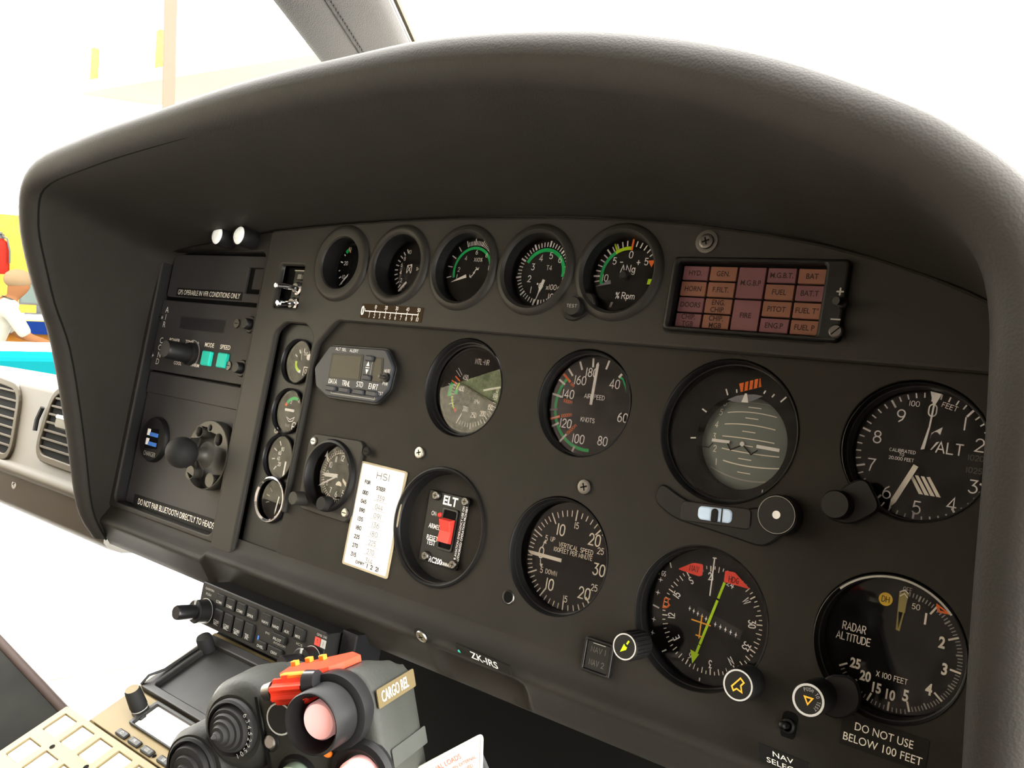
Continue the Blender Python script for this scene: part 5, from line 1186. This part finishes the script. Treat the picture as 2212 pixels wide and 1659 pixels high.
# annunciator block
t = thing('annunciator_block', 'cream console block of white square legend lights, sunlight added as glow', 'light panel', dmat(60, 130))
cells_ = [(3.4 + 26 * c - 60, 130 - 113.2 - 27 * r) for r in range(2) for c in range(6)]
b = MB(); b.holed([rrect(-73, 112, -40, 30.5, 1.5)] + [rrect(x - 9.2, x + 9.2, y - 8.8, y + 8.8, 1) for x, y in cells_], -1, 2.6, 'annun', .5); b.box(-72, 111, -39, 29.5, -60, -.5, 'annun'); b.build('faceplate', t)
for x, y in cells_:
    b = MB(); b.prism(rrect(x - 8.8, x + 8.8, y - 8.3, y + 8.3, .8), -.4, 1.4, 'sunglow_lens', .4); b.build('legend_light', t)
for c in range(3):
    x, s2 = dat(113 + 73 * c, 1612 + 44 * c, 3); b = MB(); b.disc(x - 60, 130 - s2, 2, 2.9, 'void', 12); b.build('screw', t)

# ------------------------------------------------------------------ collective lever head
cc = Vector((-.385, -.01, -.922)); bb = Vector((-.21, -.98, 0)); cc.normalize(); bb = (bb - cc * cc.dot(bb)).normalized(); aa = bb.cross(cc)
def c2p(v): return _ax[0] * v.x + _ax[1] * v.y + _ax[2] * v.z
ga, gb, gc = c2p(aa), c2p(bb), c2p(cc)
GO = CAM_MM + ray(650, 1560) * 335
MG = Matrix(((ga.x, gb.x, gc.x, GO.x * .001), (ga.y, gb.y, gc.y, GO.y * .001), (ga.z, gb.z, gc.z, GO.z * .001), (0, 0, 0, 1)))
t = thing('collective_lever', 'worn black lever head with red guard, round buttons and CARGO REL label', 'control lever', PM @ MG)
b = MB()
side = roundpoly([(14, 2), (35, 3), (36.4, -6), (36, -46), (-12, -46), (-13.5, -10), (-12, 15), (0, 17)], 4, 5)
main = roundpoly([(-12, -46), (36.5, -46), (36.5, 11), (31, 18), (4, 18), (-12, 13)], 5, 6)
prof = [(1.0, 7, 0), (.0, 9, 3)]
rs = []
for z, d, ym in ((8, 3.5, 99), (7, 1.2, 99), (4.5, 0, 99), (-6, 0, 18), (-12, 0, 16), (-17, .3, 13), (-20.5, 1.4, 9.5), (-23, 3.5, 5), (-24.4, 7, 0)):
    o = inset(main, d) if d else main
    rs.append([(x, min(y, ym), z) for x, y in o])
b.rings(rs, 'grip', True, True, True, True); b.build('switch_box', t, auto=50)
b = MB()
b.lathe([(6, -30), (15, -22), (17, -12), (16.6, 2), (14.5, 6), (12, 8)], 'grip', -23, 1.5, 40); b.disc(-23, 1.5, 12, 8, 'grip', 40)
b.lathe([(13, -34), (15, -20), (15, 4), (13, 7)], 'grip', -45, -13, 40); b.disc(-45, -13, 13, 7, 'grip', 40)
b.prism(roundpoly([(-62, -60), (-12, -60), (-12, 12), (-26, 16), (-40, 4), (-60, -4)], 8), -30, 1, 'grip', 3, True); b.build('switch_head', t)
def cone(x, y, r, n, z0, name, lab=None, nums=False):
    b = MB(); pr = [(r, z0)]
    for i in range(n):
        ri = r * (1 - i / n) * .92; pr += [(ri, z0 + 2 + 1.5 * i), (ri - .5, z0 + 3.2 + 1.5 * i), (ri * (1 - .9 / n) - .3, z0 + 3.2 + 1.5 * i)]
    pr.append((.2, z0 + 3.4 + 1.5 * n)); b.lathe([(r + 1.6, z0 - 2), (r + 1.6, z0 + 1.2), (r + .8, z0 + 2)] + pr, 'rubber', x, y, 40)
    if nums:
        for i, ch in enumerate('1 0 5 2 2 5 4 3 6'.split()): a = 165 - 13 * i; ar = math.radians(a); b.txt(ch, x + (r + .9) * math.sin(ar), y + (r + .9) * math.cos(ar), 1.5, 'greyp', z0 + 2.2, ang=a)
    return b.build(name, t)
cone(-22.5, 2.2, 8.6, 5, 9, 'trim_button', nums=True)
cone(-45, -11.5, 9.2, 3, 7, 'round_button')
# guard tube with pink lens
TX, TY = 23, 6.4
b = MB(); b.lathe([(12.6, 6), (13, 9), (12.6, 12), (11, 13), (10.4, 13), (10.2, 23.5), (9.8, 24), (9.2, 23.6), (9, 9)], 'tubeblack', TX, TY, 56); b.disc(TX, TY, 9.2, 9, 'void', 32); b.build('guard_tube', t)
b = MB(); b.lathe([(6.2, 9), (6.2, 18.4), (5.6, 19.2)], 'pink', TX - .6, TY - .6, 36); b.disc(TX - .6, TY - .6, 5.6, 19.2, 'pink', 32); b.build('push_button', t, label='pink push button inside the guard tube')
b = MB(); b.lathe([(11.5, 6), (12, 8), (11, 10), (9, 10.5), (7.6, 9), (7.4, 7)], 'tubeblack', 28, -15.5, 44); b.build('button_collar', t)
b = MB(); b.lathe([(6.4, 7), (6.4, 13), (5.6, 14)], 'pink', 28, -15.5, 36); b.disc(28, -15.5, 5.6, 14, 'pink', 32); b.build('push_button', t, label='pale pink push button at the bottom')
b = MB(); b.lathe([(8.6, 6), (9, 8), (8, 9.6)], 'tubeblack', 1.5, -17, 40); b.build('button_collar', t)
b = MB(); b.lathe([(6.6, 7), (6.2, 12), (4, 13.4)], 'greenlens', 1.5, -17, 36); b.disc(1.5, -17, 4, 13.4, 'greenlens', 24); b.build('push_button', t, label='grey-green push button at the bottom')
b = MB(); b.lathe([(2.4, 7), (2.4, 8.6), (1.8, 9)], 'steel', -7.6, -3.6, 18); b.disc(-7.6, -3.6, 1.8, 9, 'steel', 18); b.lathe([(3.6, 7.8), (3.4, 8.4)], 'black', -7.6, -3.6, 18); b.build('rivet', t)
b = MB(); b.disc(-2, 4, 5.6, 8.3, 'greyp', 24); b.disc(-2, 4, 5, 8.35, 'bezel', 24); b.build('worn_stud', t)
b = MB(); b.sphere((16, -8.4, 8.4), (2, 1.2, .8), 'griporange', 12, 8); b.build('paint_dot', t, label='orange paint dot')
b = MB(); b.stroke([(-11, 12), (-10.6, 2), (-9, -20), (-8, -46)], 1.2, 8.2, 'void', False); b.build('joint_line', t)
# red guard: ribbed roller in front and the cover running back over the top
b = MB(); rb = []
for i in range(25):
    a = 2 * PI * i / 24
    rb.append((17.3 + (3.6 + (.5 if i % 4 < 2 else -.4)) * math.cos(a), (3.6 + (.5 if i % 4 < 2 else -.4)) * math.sin(a)))
b.rings([[(x, q[0] - 2, 14.5 + q[1]) for q in rb[:-1]] for x in (3.6, 16.4)], 'gripred', True, False, True, True); b.build('guard_roller', t, label='ribbed red roller')
b = MB(); b.prism(rrect(3, 17, 10.6, 14.4, 1), 9, 16, 'gripred', .8, True); b.build('roller_skirt', t, label='red flap under the roller')
b = MB(); b.tube([(17, 16.8, 14.6), (21, 17, 14.2)], [4.6, 4.0], 'gloss', 24); b.build('hinge_knob', t)
b = MB(); b.tube([(3.2, 15.4, 14.4), (-1, 15, 14)], [3.4, 2.8], 'dsteel', 20); b.build('hinge_end', t)
top_ = [(8, 16), (15, 13.5), (22, 9), (24.5, 3.5), (26, -4.5), (18.7, -10.5), (10.5, -4.6), (5, -1), (1.6, 2.6), (4, 12)]
b = MB()
b.rings([[(x, 18.2, z) for x, z in top_], [(x, 20.4, z) for x, z in top_]], 'gripred', True, False, True, True); b.build('guard_cover', t, label='red guard cover')
for x, z in ((3.4, 2.6), (7, -.8), (11.6, -2.4)):
    b = MB(); b.box(x - 1.1, x + 1.1, 20.2, 22, z - 1.1, z + 1.1, 'griporange', .2); b.build('guard_peg', t)
b = MB(); b.box(6.5, 16, 17.4, 20.6, 12.4, 15.4, 'griporange', .4); b.build('guard_edge', t, label='orange-yellow front edge')
# label on the flank
b = MB(); b.T = Matrix.Translation((36.9, 7.6, -6.6)) @ Matrix.Rotation(PI / 2, 4, 'Y')
b.prism(rrect(-12.4, 12.4, -3.1, 3.1, .6), -.2, .25, 'brass', 0, True); b.sans('CARGO REL', -1.2, .1, 3.6, 'cream', .35, w=17.6); b.build('flank_label', t, label='brownish label CARGO REL')
b = MB(); b.T = Matrix.Translation((36.9, -13, -8.6)) @ Matrix.Rotation(PI / 2, 4, 'Y'); b.prism(rrect(-11, 12, -3, 3, .6), -.2, .2, 'wornlabel', 0, True); b.build('worn_label', t, label='worn grey strip below the label')
b = MB(); b.tube([(0, -20, -18), (-2, -70, -24), (-10, -190, -40)], [19, 17, 17], 'grip', 24); b.build('lever_tube', t)
# load placard standing on a dark bracket
q = [hit(x, y, GO - gc * 30 + ga * 60, (ray(980, 1620) * -1 + Vector((.25, -.2, 0))).normalized()) for x, y in ((905, 1657), (1045, 1583), (1043, 1665), (985, 1700))]
ux = (q[1] - q[0]).normalized(); nz = (ray(980, 1620) * -1 + Vector((.25, -.2, 0))).normalized(); uy = nz.cross(ux).normalized()
W_ = (q[1] - q[0]).length + 14
MPl = Matrix(((ux.x, uy.x, nz.x, q[1].x * .001), (ux.y, uy.y, nz.y, q[1].y * .001), (ux.z, uy.z, nz.z, q[1].z * .001), (0, 0, 0, 1)))
t = thing('load_placard', 'white placard with red lettering about external loads at the picture bottom', 'placard', PM @ MPl)
dv = (q[2] - q[1]); dl = (dv.dot(ux), dv.dot(uy)); k = 42 / math.hypot(*dl); dl = (dl[0] * k, dl[1] * k)
b = MB(); pg = roundpoly([(-W_, 0), (0, 0), dl, (-W_ + dl[0], dl[1])], 2.4, 5); b.prism(pg, -1, 0, 'placardgrey', .2, True)
b.stroke(inset(pg, 1.1) + inset(pg, 1.1)[:1], .2, .1, 'pencil'); b.build('plate', t)
b = MB()
c0 = Vector(dl).normalized()
def ptxt(s_, r, d, h, w):   # right end at r from the corner, d below the edge
    x, y = -r + c0.x * d, c0.y * d; b.sans(s_, x, y, h, 'red', .15, w=w, align='r', bold=.01)
ptxt('EXTERNAL LOADS', 9, 3.6, 1.7, 16); ptxt('MANOEUVRES WHEN EXTERNAL', 2.9, 6.6, 1.1, 20); ptxt('LOAD IS ATTACHED', 4, 9, 1.1, 14); b.build('lettering', t, label='red lettering')
b = MB(); b.box(-W_ + 4, -3, -60, -3, -6, -1.2, 'black', 1); b.build('bracket', t)

# ------------------------------------------------------------------ co-pilot side dash with its air vents
t = thing('side_dash', 'sunlit brown dash pod beyond the hood edge with rounded top and lower ledge', 'dashboard', pmat(-840, -130))
pr = [(60, -260), (61, -150), (60, -70), (58, -26), (54, -8), (46, 0), (-52, 0), (-56, 5), (-62, 9), (-68, 7), (-71, -1), (-72, -2), (-108, -6), (-116, -14), (-120, -30), (-122, -200)]
b = MB(); b.rings([[(x, y, z) for y, z in pr] for x in (-420, -300, -200, -100, 0, 100, 200, 226)], 'dash', False, True); b.build('body', t, auto=60)
def vent(label, pts, group='dash air vents'):
    P_ = [at(*p, 1.5) for p in pts]
    cx = sum(p[0] for p in P_) / 4; cy = sum(p[1] for p in P_) / 4
    t = thing('air_vent', label, 'vent', pmat(cx, cy), group)
    o = roundpoly([(p[0] - cx, p[1] - cy) for p in P_], 22, 6)
    b = MB(); b.holed([inset(o, -9), o], -2, 4, 'dash', 1.5); b.build('frame', t)
    b = MB(); b.flat(o, .4, 'void'); b.build('duct', t)
    y0, y1 = min(p[1] for p in o), max(p[1] for p in o); n = 8
    b = MB()
    for i in range(1, n):
        y = y0 + (y1 - y0) * i / n
        xs_ = []
        for (xa, ya), (xb, yb) in zip(o, o[1:] + o[:1]):
            if (ya - y) * (yb - y) < 0: xs_.append(xa + (xb - xa) * (y - ya) / (yb - ya))
        if len(xs_) > 1: b.box(min(xs_), max(xs_), y - 1.4, y + 1.4, .6, 3.4, 'dash', .4)
    b.build('slats', t)
    return t, cx, cy
t, cx, cy = vent('air vent of the sunlit dash next to the hood edge, with a shiny slider', [(82, 978), (175, 1012), (178, 850), (122, 850)])
b = MB(); x, y = at(138, 915, 10); x -= cx; y -= cy; b.prism(roundpoly([(x - 20, y - 8), (x + 18, y - 8), (x + 18, y + 7), (x - 20, y + 7)], 5), 3, 12, 'gloss', 2, True); b.prism(rrect(x - 18, x + 14, y + 4, y + 9, 2), 9, 13, 'chrome', 1); b.build('slider', t)
b = MB(); b.tube([at(92, 880, 4) + (4,), at(80, 905, 5) + (5,), at(75, 930, 5) + (5,)], 3, 'black', 8); b.v = [v - Vector((cx, cy, 0)) for v in b.v]; b.build('thumb_wheel', t)
vent('air vent of the sunlit dash cut by the photo edge', [(-90, 935), (20, 985), (42, 845), (-70, 800)])
x, y = at(30, 1045, -3); screw(pmat(x, y, -5), 'shiny screw under the ledge of the sunlit dash', 7, 'steel', 'dsteel')

# windscreen post
def wp(px, py, d): return CAM_MM + ray(px, py) * d
d0, d1 = 1150, 1010
Lb, Lt, Rb, Rt = wp(708, 152, d0), wp(520, -90, d1), wp(908, 100, d0 + 20), wp(826, -90, d1 + 20)
t = thing('windscreen_post', 'grey leather covered windscreen post with a stitched seam above the hood', 'post', pmat(0, 0))
def pq(u, v, out):          # u across from the outer edge, v up the post
    p = (Lb * (1 - v) + Lt * v) * (1 - u) + (Rb * (1 - v) + Rt * v) * u
    return p - ray(740, 40) * out
us = ((0, -60), (0, 0), (.04, 5), (.36, 12), (.385, 9), (.40, 13), (.45, 15), (.70, 16), (.80, 12), (.90, 2), (.93, -16), (.93, -60))
b = MB(); b.rings([[pq(u, v, o) for u, o in us] for v in (-1.3, -.6, 0, .25, .5, .75, 1, 1.5)], 'postpad', False, True); b.build('padding', t, auto=70)
b = MB()
for i in range(62):
    v = -.7 + i * .035; b.tube([pq(.425, v, 15), pq(.43, v + .018, 15.6)], .8, 'stitch', 5)
b.build('stitching', t)
b = MB(); b.rings([[pq(u, v, o) for u, o in ((.95, -30), (.95, -20), (.975, -16), (1.0, -20), (1.0, -30))] for v in (-1.3, .5, 1.5)], 'dash', False, False); b.build('edge_strip', t)

# dark upholstery low at the left
q0, q1, q2 = wp(-60, 1312, 1150), wp(152, 1537, 1000), wp(0, 1900, 900)
ux = (q1 - q0).normalized(); nz = (-ray(60, 1550)).normalized(); nz = (nz - ux * nz.dot(ux)).normalized(); uy = nz.cross(ux)
Ms = Matrix(((ux.x, uy.x, nz.x, q0.x * .001), (ux.y, uy.y, nz.y, q0.y * .001), (ux.z, uy.z, nz.z, q0.z * .001), (0, 0, 0, 1)))
L_ = (q1 - q0).length
t = thing('seat_cushion', 'dark upholstered seat edge in the bottom corner beside the console', 'seat', PM @ Ms)
b = MB(); b.prism(roundpoly([(-150, -420), (L_ + 130, -420), (L_ + 130, -6), (L_ + 100, 0), (-150, 0)], 20), -90, 0, 'seat', 8, True); b.build('cushion', t)
b = MB(); b.tube([(-150, -3, -2), (L_ + 118, -3, -2)], 5, 'cabinwood', 10); b.build('piping', t)
b = MB(); b.prism(roundpoly([(30, -300), (L_ - 30, -300), (L_ - 20, -70), (60, -60)], 24), -1, 7, 'seat', 4, True); b.build('pocket', t)
